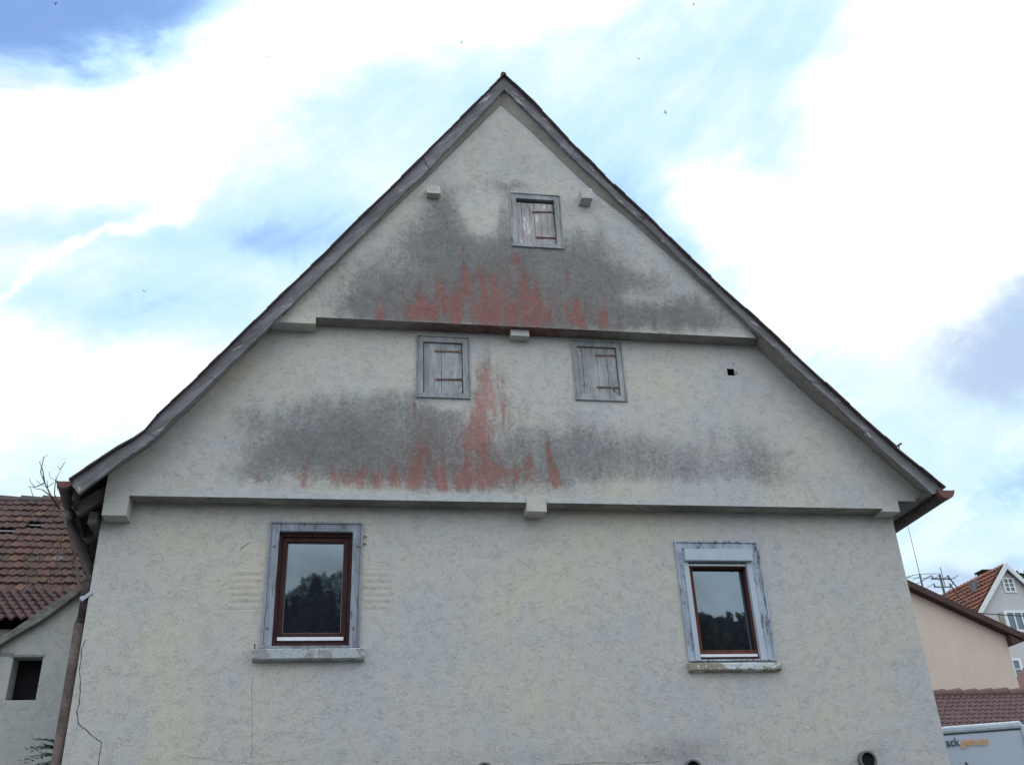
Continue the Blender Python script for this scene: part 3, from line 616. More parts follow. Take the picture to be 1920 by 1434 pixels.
for O in (OUT_L, OUT_R):
    isL = O is OUT_L
    p3 = poly3(O, YV); base = offset_poly(p3, -0.012); top = offset_poly(p3, -0.002); n = len(p3)
    base[0] = np.array([p3[0][0], p3[0][2]-0.014]); top[0] = np.array([p3[0][0], p3[0][2]+0.0]); inn = offset_poly(p3, -0.075); inn[0] = np.array([p3[0][0], p3[0][2]-0.14])
    mb = MB()
    for k in range(n-1):
        a, b, c, d = base[k], base[k+1], top[k+1], top[k]
        mb.hexa([(a[0], YV-0.03, a[1]), (b[0], YV-0.03, b[1]), back(b[0], b[1], 10.4, isL), back(a[0], a[1], 10.4, isL), (d[0], YV-0.03, d[1]), (c[0], YV-0.03, c[1]), back(c[0], c[1], 10.4, isL), back(d[0], d[1], 10.4, isL)])
    # overlapping tile noses
    L = 0.0
    for k in range(n-1):
        A, B = top[k], top[k+1]; ln = np.linalg.norm(B-A); m_n = max(1, int(round(ln/0.17))); t = (B-A)/ln; nn = np.array([-t[1], t[0]]); nn = nn if nn[1] > 0 else -nn
        for q in range(m_n):
            s0 = A+(B-A)*q/m_n; s1 = A+(B-A)*(q+1)/m_n; h = 0.002+random.uniform(0, 0.004); yj = random.uniform(-0.012, 0.008)
            mb.hexa([(s0[0], YV-0.045+yj, s0[1]-0.014), (s1[0], YV-0.045+yj, s1[1]-0.014), (s1[0], YV+0.2, s1[1]), (s0[0], YV+0.2, s0[1]),
                     (s0[0]+nn[0]*0.002, YV-0.045+yj, s0[1]+nn[1]*0.002), (s1[0]+nn[0]*h, YV-0.045+yj, s1[1]+nn[1]*h), (s1[0]+nn[0]*h, YV+0.2, s1[1]+nn[1]*h), (s0[0]+nn[0]*0.002, YV+0.2, s0[1]+nn[1]*0.002)])
    mb.build('roof_covering', MTILE, HOUSE)
    mb = MB()
    for k in range(n-1):
        a, b = inn[k], inn[k+1]; mb.quad((a[0], 0.01, a[1]+0.05), (b[0], 0.01, b[1]+0.05), back(b[0], b[1]+0.05, 10.3, isL), back(a[0], a[1]+0.05, 10.3, isL))
    mb.build('roof_boarding', MDARKW, HOUSE)
ap = P(943.5, 141, YV); mb = MB(); mb.tube([(ap[0], YV-0.03, ap[2]-0.01), (ap[0], 10.4, ap[2]-0.01)], 0.035, 8); mb.build('ridge_cap', MTILE, HOUSE)
# back gable so that nothing shows through
mb = MB(); pts = [(p[0], p[2]-0.15) for p in poly3(OUT_L, YV)][::-1]+[(p[0], p[2]-0.15) for p in poly3(OUT_R, YV)][1:]
mb.prism(pts, 9.9, 10.0); mb.build('back_wall', MP2, HOUSE)

# left eave: open rafters, fascia and the seen gutter end
eL = P(131.5, 900.5, YV); kL = P(262, 822, YV); sl = (kL[2]-eL[2])/(kL[0]-eL[0])
for k in range(8):
    y = -0.10+k*0.75; dx = SKEW*(y-YV); xe_ = eL[0]+0.04+dx; ze_ = eL[2]-0.17+dx*sl*0.0
    a = (xe_, y, ze_); b = (xLm+0.03, y, ze_+sl*(xLm+0.03-xe_)); mb = MB(); mb.beam(a, b, 0.09, 0.11, up=(0, 0, 1)); mb.build('rafter', MRAFT, HOUSE)
mb = MB(); yb_ = 10.2; d_ = SKEW*(yb_-YV)
mb.hexa([(eL[0]+.03, YV+.04, eL[2]-.17), (eL[0]+.055, YV+.04, eL[2]-.17), (eL[0]+.055+d_, yb_, eL[2]-.17), (eL[0]+.03+d_, yb_, eL[2]-.17), (eL[0]+.03, YV+.04, eL[2]-.04), (eL[0]+.055, YV+.04, eL[2]-.04), (eL[0]+.055+d_, yb_, eL[2]-.04), (eL[0]+.03+d_, yb_, eL[2]-.04)])
mb.build('eaves_fascia', MDARKW, HOUSE)
mb = MB(); mb.beam((xL-0.05, -0.1, eL[2]-0.22), (xL-0.05, 9.9, eL[2]-0.22), 0.08, 0.12); mb.build('wall_plate', MRAFT, HOUSE)
def gutter(cx_, cz_, r, y0, y1, name='gutter', dx=0.0):
    mb = MB(); n = 10; A = []
    for rr in (r, r-0.006):
        for y in (y0, y1): A.append(mb.vert(*[(cx_+(dx if y == y1 else 0)+rr*math.cos(math.pi+math.pi*k/n), y, cz_+rr*math.sin(math.pi+math.pi*k/n)) for k in range(n+1)]))
    for k in range(n):
        mb.f += [(A[0]+k, A[0]+k+1, A[1]+k+1, A[1]+k), (A[2]+k, A[3]+k, A[3]+k+1, A[2]+k+1)]
    for sgn in (-1, 1): mb.tube([(cx_+sgn*(r+0.004), y0, cz_), (cx_+dx+sgn*(r+0.004), y1, cz_)], 0.009, 6)
    g = mb.build(name, MGUT2, HOUSE); mb = MB(); L_ = 0.07
    q = [mb.vert(*[(cx_+(r+0.003)*math.cos(math.pi+math.pi*k/n), y, cz_+(r+0.003)*math.sin(math.pi+math.pi*k/n)) for k in range(n+1)]) for y in (y0-0.004, y0+L_)]
    for k in range(n): mb.f.append((q[0]+k, q[0]+k+1, q[1]+k+1, q[1]+k))
    mb.f.append(tuple(q[0]+k for k in range(n+1))); mb.build('gutter_end', MGUT, g); return g
gl0 = P(107.5, 902, YV-0.02); gl1 = P(135, 904, YV-0.02); rg = (gl1[0]-gl0[0])/2
g1 = gutter((gl0[0]+gl1[0])/2, gl0[2], rg, YV-0.02, 10.2, dx=SKEW*(10.2-YV))
gr0 = P(1758, 915, YV-0.02); gr1 = P(1788.5, 921.5, YV-0.02); rgr = (gr1[0]-gr0[0])/2
gutter((gr0[0]+gr1[0])/2, gr1[2]+0.012, rgr, YV-0.02, 10.2)
# right eave: rendered box soffit
xb = P(1742.7, 944, Y1)[0]
mb = MB(); mb.box(xR-0.02, xb, Y1+0.004, 10.2, zbox, zbox+0.03); mb.build('eaves_soffit', simple('eaves_soffit_paint', (0.19, 0.18, 0.185), 0.9, 0.2, 3), HOUSE)
mb = MB(); er = P(1768, 915, YV); mb.box(xb-0.03, xb, Y1+0.035, 10.2, zbox+0.03, er[2]-0.03)
mb.build('eaves_fascia', MDARKW, HOUSE)
q = P(1742, 925, YV+0.04); mb = MB(); mb.box(q[0]-0.03, q[0]+0.02, YV+0.036, Y1-0.004, q[2]-0.03, q[2]+0.02)
mb.build('rafter', MRAFT, HOUSE)
# downpipe: swan neck from the gutter to the corner, then down
gx = (gl0[0]+gl1[0])/2
rp = 0.044
px_ = min(P(153, 1110, 0.06)[0], P(143, 1170, 0.06)[0])+rp; zk = P(163, 1083, 0.06)[2]; zj = P(143, 1168, 0.06)[2]
gy = 0.15; gxx = gx+SKEW*(gy-YV); gzz = gl0[2]-rg
neck = [(gxx, gy, gzz+0.03), (gxx, gy, gzz-0.06), (gxx+0.02, gy, gzz-0.12), (px_-0.03, 0.10, zk+0.10), (px_, 0.06, zk), (px_, 0.06, zj)]
mb = MB(); mb.tube(neck, rp, 14); dp = mb.build('downpipe', MPIPE, HOUSE, smooth=True)
for yy, mm in ((1088, MPIPE), (1122, MZINC), (1164, MIRON)):
    z_ = P(150, yy, 0.06)[2]; mb = MB(); mb.tube([(px_, 0.06, z_-0.012), (px_, 0.06, z_+0.012)], rp+0.008, 14); mb.build('pipe_clamp', mm, dp)
z_ = P(150, 1122, 0.06)[2]; mb = MB(); mb.beam((px_-0.02, 0.0, z_-0.03), (xL+0.02, -0.01, z_+0.04), 0.012, 0.03); mb.build('pipe_bracket', MZINC, dp)
mb = MB(); mb.tube([(px_-0.012, 0.07, 0.0), (px_-0.012, 0.07, zj+0.01)], rp+0.008, 14); mb.build('standpipe', MPIPE2, HOUSE, smooth=True)
# roof hook on the right slope
a = P(1677, 840, YV+0.1); b = P(1690, 831, YV+0.1); c = P(1686, 845, YV+0.1)
mb = MB(); mb.tube([a, b], 0.012, 6).tube([b-np.array([0.03, 0, 0.01]), c], 0.007, 6); mb.build('snow_hook', MRUST, HOUSE)

# ---- cracks in the lower wall
def crack(pts, wd, Y=0.0):
    mb = MB(); p3 = [P(x, y, Y) for x, y in pts]; fine = []
    for a, b in zip(p3, p3[1:]):
        n = max(2, int(np.linalg.norm(b-a)/0.03))
        for k in range(n): fine.append(a+(b-a)*k/n+np.array([random.uniform(-1, 1), 0, random.uniform(-1, 1)])*0.004)
    fine.append(p3[-1]); i = None
    for k, p in enumerate(fine):
        d = fine[min(k+1, len(fine)-1)]-fine[max(k-1, 0)]; nn = np.array([-d[2], 0, d[0]]); nn /= np.linalg.norm(nn)
        ww = wd*random.uniform(0.55, 1.2)*(0.35 if k in (0, len(fine)-1) else 1); yy = np.array([0, -0.0015, 0])
        j = mb.vert(p+nn*ww/2+yy, p-nn*ww/2+yy)
        if i is not None: mb.f.append((i, i+1, j+1, j))
        i = j
    mb.build('crack', MCRACK, lw, fix=False)
crack([(161, 1199), (155, 1210), (151, 1237), (149, 1259), (151, 1293), (148, 1320), (143, 1334), (148, 1356), (159, 1365), (173, 1379), (191, 1391), (187, 1413), (182, 1450)], 0.0075)
crack([(474, 1262), (472, 1300), (474, 1360), (472, 1420)], 0.0025)
crack([(330, 1414), (420, 1427), (480, 1431), (560, 1424)], 0.0014)
crack([(1045, 1433), (1130, 1429), (1180, 1431), (1240, 1426)], 0.0035)
crack([(450, 1030), (470, 1016)], 0.008)
# ---- vent pipes at the foot
for (x, y, r) in ((1629, 1424, 0.085), (1301, 1440, 0.08), (909, 1446, 0.08)):
    q = P(x, y, -0.06); mb = MB(); n = 24; R2 = [(r, -0.06), (r*0.8, -0.06), (r*0.8, 0.2)]
    rings = [mb.vert(*[(q[0]+rr*math.cos(2*math.pi*k/n), yy, q[2]+rr*math.sin(2*math.pi*k/n)) for k in range(n)]) for rr, yy in [(r, 0.05)]+R2]
    for a, b in zip(rings, rings[1:]):
        for k in range(n): mb.f.append((a+k, a+(k+1) % n, b+(k+1) % n, b+k))
    vp = mb.build('vent_pipe', MCLAY, HOUSE, fix=False, smooth=False)
    mb = MB(); i = mb.vert(*[(q[0]+r*0.81*math.cos(2*math.pi*k/n), -0.035, q[2]+r*0.81*math.sin(2*math.pi*k/n)) for k in range(n)]); mb.f.append(tuple(range(i, i+n))); mb.build('pipe_mouth', MVOID, vp, fix=False)

# ------------------------------------------------------------------ windows
def frame_ring(mb, o, i, y0, y1, mitre=True):
    (a0, a1, b0, b1), (c0, c1, d0, d1) = o, i
    O = [(a0, b0), (a1, b0), (a1, b1), (a0, b1)]; I = [(c0, d0), (c1, d0), (c1, d1), (c0, d1)]
    for k in range(4):
        o1, o2, i2, i1 = O[k], O[(k+1) % 4], I[(k+1) % 4], I[k]
        mb.hexa([(o1[0], y0, o1[1]), (o2[0], y0, o2[1]), (i2[0], y0, i2[1]), (i1[0], y0, i1[1]), (o1[0], y1, o1[1]), (o2[0], y1, o2[1]), (i2[0], y1, i2[1]), (i1[0], y1, i1[1])])
    return mb
def shrink(r, d): return (r[0]+d, r[1]-d, r[2]+d, r[3]-d)
def strap(parent, x0, x1, z, Y, tail=True, rust=MRUST, h=0.018, skew=0.0):
    mb = MB(); n = 14; up_, dn = [], []
    for k in range(n+1):
        t = k/n; x = x0+(x1-x0)*t
        hh = h*(0.5+0.12*math.sin(t*9)+0.25*(1 if t > 0.86 else 0))
        if tail and t < 0.12: hh = h*(0.1+0.62*math.sin(min(1, t/0.12)*2.6)) if t > 0 else 0.001
        up_.append((x, z+skew*t+hh)); dn.append((x, z+skew*t-hh))
    i = mb.vert(*[(p[0], Y-0.008, p[1]) for p in up_]); j = mb.vert(*[(p[0], Y-0.008, p[1]) for p in dn]); i2 = mb.vert(*[(p[0], Y, p[1]) for p in up_]); j2 = mb.vert(*[(p[0], Y, p[1]) for p in dn])
    for k in range(n): mb.f += [(i+k, j+k, j+k+1, i+k+1), (i+k, i+k+1, i2+k+1, i2+k), (j+k, j2+k, j2+k+1, j+k+1)]
    for t in (0.2, 0.5, 0.78): 
        x = x0+(x1-x0)*t; zz_ = z+skew*t; mb.box(x-0.005, x+0.005, Y-0.013, Y-0.004, zz_-0.005, zz_+0.005)
    mb.build('hinge_strap', rust, parent)
    mb = MB(); mb.box(x1-0.008, x1+0.026, Y-0.012, Y+0.006, z+skew-0.018, z+skew+0.028).tube([(x1+0.004, Y-0.016, z+skew-0.03), (x1+0.004, Y-0.016, z+skew+0.035)], 0.008, 8)
    mb.build('hinge_pin', MIRON, parent)
def shutter_window(W_, boards, mt, hinges, top_gap=0.0, lean=0.0, label=None):
    Y = W_['Y']; o, i = W_['out'], W_['inn']
    mb = MB(); frame_ring(mb, o, shrink(o, 0.012), Y-0.022, Y+0.06); frame_ring(mb, shrink(o, 0.014), i, Y-0.012, Y+0.10)
    fr = mb.build('shuttered_opening', MFR_Z, HOUSE, bevel=0.003, label=label)
    mb = MB(); mb.quad((i[0]-0.05, Y+0.11, i[2]-0.05), (i[1]+0.05, Y+0.11, i[2]-0.05), (i[1]+0.05, Y+0.11, i[3]+0.05), (i[0]-0.05, Y+0.11, i[3]+0.05)); mb.build('dark_interior', MVOID, fr)
    mb = MB(); gap = 0.006; L, R_, B, T = i[0]+gap, i[1]-gap, i[2]+0.004, i[3]-gap-top_gap
    edges = [L+(R_-L)*b for b in boards]
    for a, b in zip(edges, edges[1:]):
        dy = random.uniform(0, 0.004); dz = random.uniform(-0.004, 0.004)
        g_ = 0.0022
        p = [(a+g_, B+dz), (b-g_, B+dz), (b-g_+lean*0, T+dz*0.4), (a+g_, T+dz*0.4)]
        sh = lambda q: q[0]+lean*(q[1]-B)
        mb.hexa([(sh(p[0]), Y+0.012+dy, p[0][1]), (sh(p[1]), Y+0.012+dy, p[1][1]), (sh(p[1]), Y+0.035, p[1][1]), (sh(p[0]), Y+0.035, p[0][1]),
                 (sh(p[3]), Y+0.012+dy, p[3][1]), (sh(p[2]), Y+0.012+dy, p[2][1]), (sh(p[2]), Y+0.035, p[2][1]), (sh(p[3]), Y+0.035, p[3][1])])
    mb.build('board_shutter', mt, fr, bevel=0.0015)
    for (xa, ya, xc, yc, tail, mt2) in hinges:
        a = P(xa, ya, Y); c = P(xc, yc, Y); strap(fr, a[0], c[0]-0.012, a[2], Y+0.012, tail, mt2, skew=c[2]-a[2])
    return fr
MRUST2 = simple('orange_rust', (0.20, 0.125, 0.095), 0.9, 0.6, 45, bump=0.5)
MRUST3 = simple('red_rust', (0.14, 0.06, 0.05), 0.9, 0.4, 45, bump=0.5)
shutter_window(SH_L, (0, 0.46, 1), MSHUT_Z, [(814.5, 657.5, 871, 659, True, MRUST2), (816, 710.5, 873.5, 711, True, MRUST)], label='left hand opening under the upper jetty, closed by a smooth grey two board shutter')
shutter_window(SH_R, (0, 0.12, 0.50, 0.76, 1), MSHUT_B, [(1115, 665.5, 1159, 666, True, MRUST2), (1119.5, 725, 1168, 726, False, MRUST2)], label='right hand opening under the upper jetty, closed by a cracked bluish shutter of narrow boards')
shutter_window(SH_T, (0, 0.14, 0.47, 1), MSHUT_P, [(997.5, 397, 1041.5, 397, True, MRUST), (1005.4, 444.6, 1047.5, 446, False, MRUST3)], top_gap=0.035, lean=-0.012, label='topmost opening near the peak, closed by a sagging pinkish board shutter')

def sill(parent, xa, xb_, ztop, h, pr, m, name='sill'):
    mb = MB(); n = 24; sec = [(0.02, 0), (-pr+0.01, -0.012), (-pr, -0.02), (-pr+0.004, -h+0.01), (-pr+0.02, -h), (0.0, -h-0.004)]; prev = None
    for k in range(n+1):
        x = xa+(xb_-xa)*k/n; jt = [random.uniform(-0.0025, 0.0025) for _ in sec]
        e_ = 0.012 if k in (0, n) else 0
        i = mb.vert(*[(x, min(0.02, y+j+e_), ztop+z+j) for (y, z), j in zip(sec, jt)])
        if prev is not None:
            for q in range(len(sec)): mb.f.append((prev+q, prev+(q+1) % 6, i+(q+1) % 6, i+q))
        else: mb.f.append(tuple(i+q for q in range(6)))
        prev = i
    mb.f.append(tuple(prev+q for q in range(5, -1, -1)))
    return mb.build(name, m, parent)

# left glazed window
o, i = GW_L['out'], GW_L['inn']
mb = MB(); frame_ring(mb, o, shrink(o, 0.018), -0.028, 0.05); frame_ring(mb, (o[0]+0.02, o[1]-0.02, o[2]+0.0, o[3]-0.02), (i[0], i[1], i[2]-0.002, i[3]), -0.016, 0.12)
WL = mb.build('window', MFR_L, HOUSE, bevel=0.004, label='left ground floor window with dark brown frame in a blue grey wooden casing')
yg = 0.085
gl = rect([(539.6, 1018), (645, 1018), (529, 1187.7), (638.7, 1187.7)], yg)
ib = (i[0]+0.002, i[1]-0.002, i[2]+0.002, i[3]-0.002)
bz = P(590, 1209, 0.05)[2]
mb = MB(); frame_ring(mb, ib, (ib[0]+0.028, ib[1]-0.028, bz+0.02, ib[3]-0.035), 0.035, 0.12); mb.build('outer_frame', MBROWN, WL, bevel=0.003)
mid_ = (ib[0]+0.03, ib[1]-0.03, bz+0.022, ib[3]-0.037)
mb = MB(); frame_ring(mb, mid_, gl, 0.055, 0.11); mb.build('sash', MBROWN, WL, bevel=0.006)
mb = MB(); mb.quad((gl[0]-0.01, yg+0.004, gl[2]-0.01), (gl[1]+0.01, yg+0.004, gl[2]-0.01), (gl[1]+0.01, yg+0.004, gl[3]+0.01), (gl[0]-0.01, yg+0.004, gl[3]+0.01)); mb.build('pane', MGLASS, WL, fix=False)
mb = MB(); frame_ring(mb, (gl[0]+0.001, gl[1]-0.001, gl[2]+0.001, gl[3]-0.001), shrink(gl, 0.006), 0.078, 0.087); mb.build('glazing_bead', simple('grey_sealant', (0.2, 0.22, 0.25), 0.6, 0.1), WL)
a = P(519.5, 1194.5, 0.045); c = P(644, 1200.5, 0.045); mb = MB(); mb.box(a[0], c[0], 0.035, 0.055, c[2], a[2]); mb.build('white_strip', MSTRIP, WL, bevel=0.002)
a = P(471, 1214, -0.09); c = P(684, 1220, -0.09); sill(WL, a[0]+0.01, c[0], P(575, 1216, -0.09)[2]+0.02, P(575, 1216, -0.09)[2]-P(575, 1236, -0.09)[2]+0.015, 0.09, MSILL1)
a = P(478, 1207, -0.03); mb = MB(); mb.tube([(a[0], 0.0, a[2]-0.03), (a[0], -0.04, a[2]-0.03), (a[0], -0.045, a[2])], 0.006, 6); mb.build('shutter_catch', MRUST, WL)
for (x, y) in ((514.5, 1023.5), (671, 1024), (501, 1177), (662.5, 1177)): q = P(x, y, -0.018); mb = MB(); mb.tube([(q[0], -0.014, q[2]), (q[0], -0.026, q[2])], 0.009, 8); mb.build('rusty_screw', MRUST, WL)
for (x, y) in ((684, 1005), (683, 1019)): q = P(x, y, -0.02); mb = MB(); mb.tube([(q[0]-0.01, 0.0, q[2]), (q[0], -0.02, q[2]), (q[0]+0.022, -0.02, q[2]-0.006)], 0.005, 6); mb.build('shutter_hook', MRUST, WL)

# right glazed window with roller shutter box
o, i = GW_R['out'], GW_R['inn']
mb = MB(); frame_ring(mb, o, shrink(o, 0.016), -0.024, 0.05); frame_ring(mb, (o[0]+0.018, o[1]-0.018, o[2], o[3]-0.018), (i[0], i[1], i[2]-0.002, i[3]), -0.012, 0.12)
WR = mb.build('window', MFR_B, HOUSE, bevel=0.003, label='right ground floor window with roller shutter box in a peeling pale blue casing')
YB = -0.075
a = P(1283, 1026.4, YB); c = P(1412.5, 1051, YB); zbb = c[2]; ztt = P(1350, 1028.5, YB)[2]
mb = MB(); mb.box(a[0], c[0], YB, 0.02, zbb, ztt); mb.build('roller_shutter_box', MBOX, WR, bevel=0.006)
gr = rect([(1293.6, 1066.7), (1392, 1068), (1313.8, 1220.8), (1417, 1220.8)], yg)
lx0 = P(1281, 1056, -0.01)[0]; lx1 = P(1290.5, 1062, -0.01)[0]; rx0 = P(1399, 1062, -0.01)[0]; rx1 = P(1409, 1062, -0.01)[0]
zlow = P(1370, 1238, -0.01)[2]
for (p0, p1) in ((lx0, lx1), (rx0, rx1)):
    mb = MB(); mb.box(p0, p1, -0.03, 0.06, zlow, zbb-0.002); mb.build('guide_rail', MRAIL, WR, bevel=0.002)
bf = (lx1+0.001, rx0-0.001, zlow+0.002, zbb-0.004)
mb = MB(); frame_ring(mb, bf, (gr[0]+0.0, gr[1], gr[2], gr[3]), 0.02, 0.11); mb.build('sash', MBROWN2, WR, bevel=0.006)
mb = MB(); mb.quad((gr[0]-0.01, yg+0.004, gr[2]-0.01), (gr[1]+0.01, yg+0.004, gr[2]-0.01), (gr[1]+0.01, yg+0.004, gr[3]+0.01), (gr[0]-0.01, yg+0.004, gr[3]+0.01)); mb.build('pane', MGLASS, WR, fix=False)
a = P(1292, 1059.5, 0.0); mb = MB(); mb.box(lx1, rx0, -0.012, 0.012, a[2]-0.006, a[2]+0.012)
for fx in (0.13, 0.87): mb.box(lx1+(rx0-lx1)*fx-0.008, lx1+(rx0-lx1)*fx+0.008, -0.02, -0.012, a[2]-0.01, a[2]+0.012)
mb.build('shutter_end_bar', MSTRIP, WR)
a = P(1320, 1226.5, 0.01); c = P(1420, 1230.5, 0.01); mb = MB(); mb.box(lx1+0.005, rx0-0.02, 0.0, 0.02, c[2], a[2]); mb.build('white_strip', MSTRIP, WR)
a = P(1292.5, 1240, -0.07); c = P(1465.5, 1240, -0.07); sill(WR, a[0], c[0], a[2], P(1380, 1240, -0.07)[2]-P(1380, 1256.5, -0.07)[2], 0.07, MSILL2)

# ================================================================== TILED ROOFS
def tile_field(A, U, D, nu, nd, tw, tl, colf, skip=lambda i, j: False, amp=0.018, th=0.014, prof='wave', lift=0.02, jit=0.004):
    """individual overlapping tiles. A: ridge corner, U: along courses, D: down the slope"""
    U = nrm(U); D = nrm(D); N = np.cross(U, D); N = N if N[2] > 0 else -N
    mb = MB(); cols = []
    for j in range(nd):
        for i in range(nu):
            if skip(i, j): continue
            o0 = A+U*(i*tw)+D*(j*tl); j0 = RNG.normal(0, jit); tilt = RNG.normal(0, jit*0.8); K = 6
            c = colf(i, j); s = []
            for row, (dd, lf) in enumerate(((-0.03, 0.0), (tl+0.02, lift))):
                for k in range(K+1):
                    t = k/K
                    if prof == 'wave': h = amp*math.sin(t*2*math.pi)
                    elif prof == 'pan': h = amp*(abs(2*t-1)**3*1.6-0.3)
                    else: h = 0
                    s.append(o0+U*(t*tw)+D*(dd+(0.012*math.sin(t*math.pi) if row else 0))+N*(h+lf+tilt*(1 if row else 0)+j0*0.4))
            for k in range(K+1): s.append(s[K+1+k]-N*(th+lift*0.2))
            b = mb.vert(*s); cols += [(*c, 1.0)]*len(s)
            for r_ in (0, 1):
                for k in range(K): q = b+r_*(K+1)+k; mb.f.append((q, q+1, q+K+2, q+K+1))
    mb.c = cols; return mb
def barn_col(i, j):
    r = RNG.random(); k = RNG.uniform(0.65, 1.05)
    base = (0.135, 0.062, 0.053) if r < 0.45 else (0.105, 0.057, 0.056) if r < 0.88 else (0.18, 0.08, 0.058) if r < 0.98 else (0.16, 0.14, 0.125)
    return tuple(x*k for x in base)
MBT = tinted('weathered_barn_tile', moss=(0.11, 0.085, 0.03), mossfac=0.55, amt=0.5)

# ================================================================== BARN ON THE LEFT
YK = 6.0
kp = P(80, 1108, YK); rr_ = ray(80, 937); slopeU = 1.0
t_ = None
# ridge: height rises one for one with depth above the kink
k_ = rr_[2]/rr_[1]; Yr = ((kp[2]-EYE)-YK-k_*DIST)/(k_-1.0); ridge = P(80, 937, Yr)
BARN = empty('barn', (-6.5, Yr, 0), 'old barn with broken mossy red tiled roof, behind the left corner of the old house', 'barn')
xa, xb2 = -13.0, P(175, 1080, YK)[0]+2.0
D = nrm([0, -1, -1.0]); Ls = math.hypot(Yr-YK, ridge[2]-kp[2]); nd = 14; tl = Ls/nd; tw = 0.125
A = np.array([xa, Yr, ridge[2]]); nu = int((xb2-xa)/tw)
def tile_ij(px, py):          # which tile a photo position falls on (upper slope)
    w_ = ray(px, py); # plane: z - y = ridge.z - Yr
    t = ((ridge[2]-Yr)-(EYE-(-DIST)))/(w_[2]-w_[1]); p = CAM+w_*t
    return (p[0]-xa)/tw, (Yr-p[1])*math.sqrt(2)/tl
h1 = tile_ij(52, 984); h1b = tile_ij(75, 986); h2 = tile_ij(0, 996); h2b = tile_ij(33, 998)
def skipb(i, j):
    return (h1[0] <= i+0.5 <= h1b[0]+0.8 and abs(j+0.5-h1[1]) < 0.6) or (h2[0]-30 <= i+0.5 <= h2b[0] and abs(j+0.5-h2[1]) < 0.5)
tile_field(A, (1, 0, 0), D, nu, nd, tw, tl, barn_col, skipb, amp=0.009, lift=0.04, th=0.02, jit=0.008).build('roof_tiles', MBT, BARN, fix=False)
tl2 = 0.27; D2 = nrm([0, -1, -0.5]); A2 = np.array([xa, YK-0.02, kp[2]-0.01])
tile_field(A2, (1, 0, 0), D2, nu, 7, tw, tl2, lambda i, j: tuple(x*RNG.uniform(.75, 1.1) for x in (0.115, 0.062, 0.06)), amp=0.026, lift=0.05, th=0.02).build('lower_roof_tiles', MBT, BARN, fix=False)
mb = MB(); mb.quad((xa, Yr, ridge[2]-0.55), (xb2, Yr, ridge[2]-0.55), (xb2, YK-0.3, kp[2]-0.75), (xa, YK-0.3, kp[2]-0.75)).quad((xa, Yr-0.02, ridge[2]-0.03), (xa, Yr+6, ridge[2]-6), (xb2, Yr+6, ridge[2]-6), (xb2, Yr-0.02, ridge[2]-0.03))
mb.build('roof_void', MVOID, BARN)
mb = MB()
for j in range(nd+1): p = A+D*(j*tl)-np.array([0, 0, 0.05]); mb.beam((xa, p[1], p[2]), (xb2, p[1], p[2]), 0.04, 0.03)
mb.build('roof_battens', wood('grey_batten', (0.25, 0.24, 0.23), (0.32, 0.31, 0.3), axis='x'), BARN)
mb = MB(); ncap = int((xb2-xa)/0.36)
for k in range(ncap):
    x = xa+k*0.36; hh = random.uniform(-0.015, 0.015); mb.tube([(x, Yr, ridge[2]-0.02+hh), (x+0.38, Yr, ridge[2]-0.035+hh)], [0.11, 0.095], 8)
mb.c = [(*(0.10*random.uniform(.8, 1.3), 0.08, 0.08), 1.0) for _ in mb.v]; mb.build('ridge_tiles', MBT, BARN)
mb = MB(); mb.box(xa, xb2, YK-1.4, YK-1.1, 0, kp[2]-0.9).box(xa, xa+0.3, YK-1.1, Yr+4, 0, kp[2]-0.8).box(xb2-0.3, xb2, YK-1.1, Yr+4, 0, kp[2]-0.8).box(xa+.3, xb2-.3, Yr+3.7, Yr+4, 0, 2.5)
mb.build('wall', MP2, BARN)

# annex in front with the sloping top
YA = 3.6
top = [(-30, 1213), (0, 1196), (40, 1172), (90, 1140), (130, 1113), (158, 1094)]
t3 = [P(x, y, YA) for x, y in top]; dirx = (t3[-1]-t3[0]); t3 = [t3[0]-dirx*2.2]+t3+[t3[-1]+dirx*0.35]
ANX = empty('barn_annex', (t3[3][0], YA+1, 0), 'low white rendered lean-to with black window opening and mossy sloping verge, below the barn roof', 'outbuilding')
wn = rect([(24, 1230), (80, 1230), (11, 1312), (68, 1312)], YA)
x0, x1 = t3[0][0], t3[-1][0]; zt = lambda x: np.interp(x, [p[0] for p in t3], [p[2] for p in t3])
mb = MB(); w0, w1_, w2, w3 = wn
def wallpoly(xa_, xb_, zlo, zhi=None):
    mb.hexa([(xa_, YA, zlo), (xb_, YA, zlo), (xb_, YA+0.25, zlo), (xa_, YA+0.25, zlo), (xa_, YA, zhi if zhi else zt(xa_)-0.05), (xb_, YA, zhi if zhi else zt(xb_)-0.05), (xb_, YA+0.25, zhi if zhi else zt(xb_)-0.05), (xa_, YA+0.25, zhi if zhi else zt(xa_)-0.05)])
wallpoly(x0, w0, 0); wallpoly(w1_, x1, 0); wallpoly(w0, w1_, 0, w2); wallpoly(w0, w1_, w3)
mb.build('wall', MP2, ANX)
mb = MB(); mb.box(w0, w1_, YA+0.24, YA+0.30, w2, w3); mb.build('window_opening', MVOID, ANX)
mb = MB(); mb.box(x0+1, w0-0.001, YA-0.012, YA+0.01, w3+0.012, w3+0.045).box(w0-0.03, w1_+0.01, YA-0.010, YA+0.06, w3-0.01, w3+0.02); mb.build('lintel', simple('grey_lintel', (0.2, 0.2, 0.2), 0.9), ANX)
mb = MB()
fine = np.linspace(x0, x1, 60)
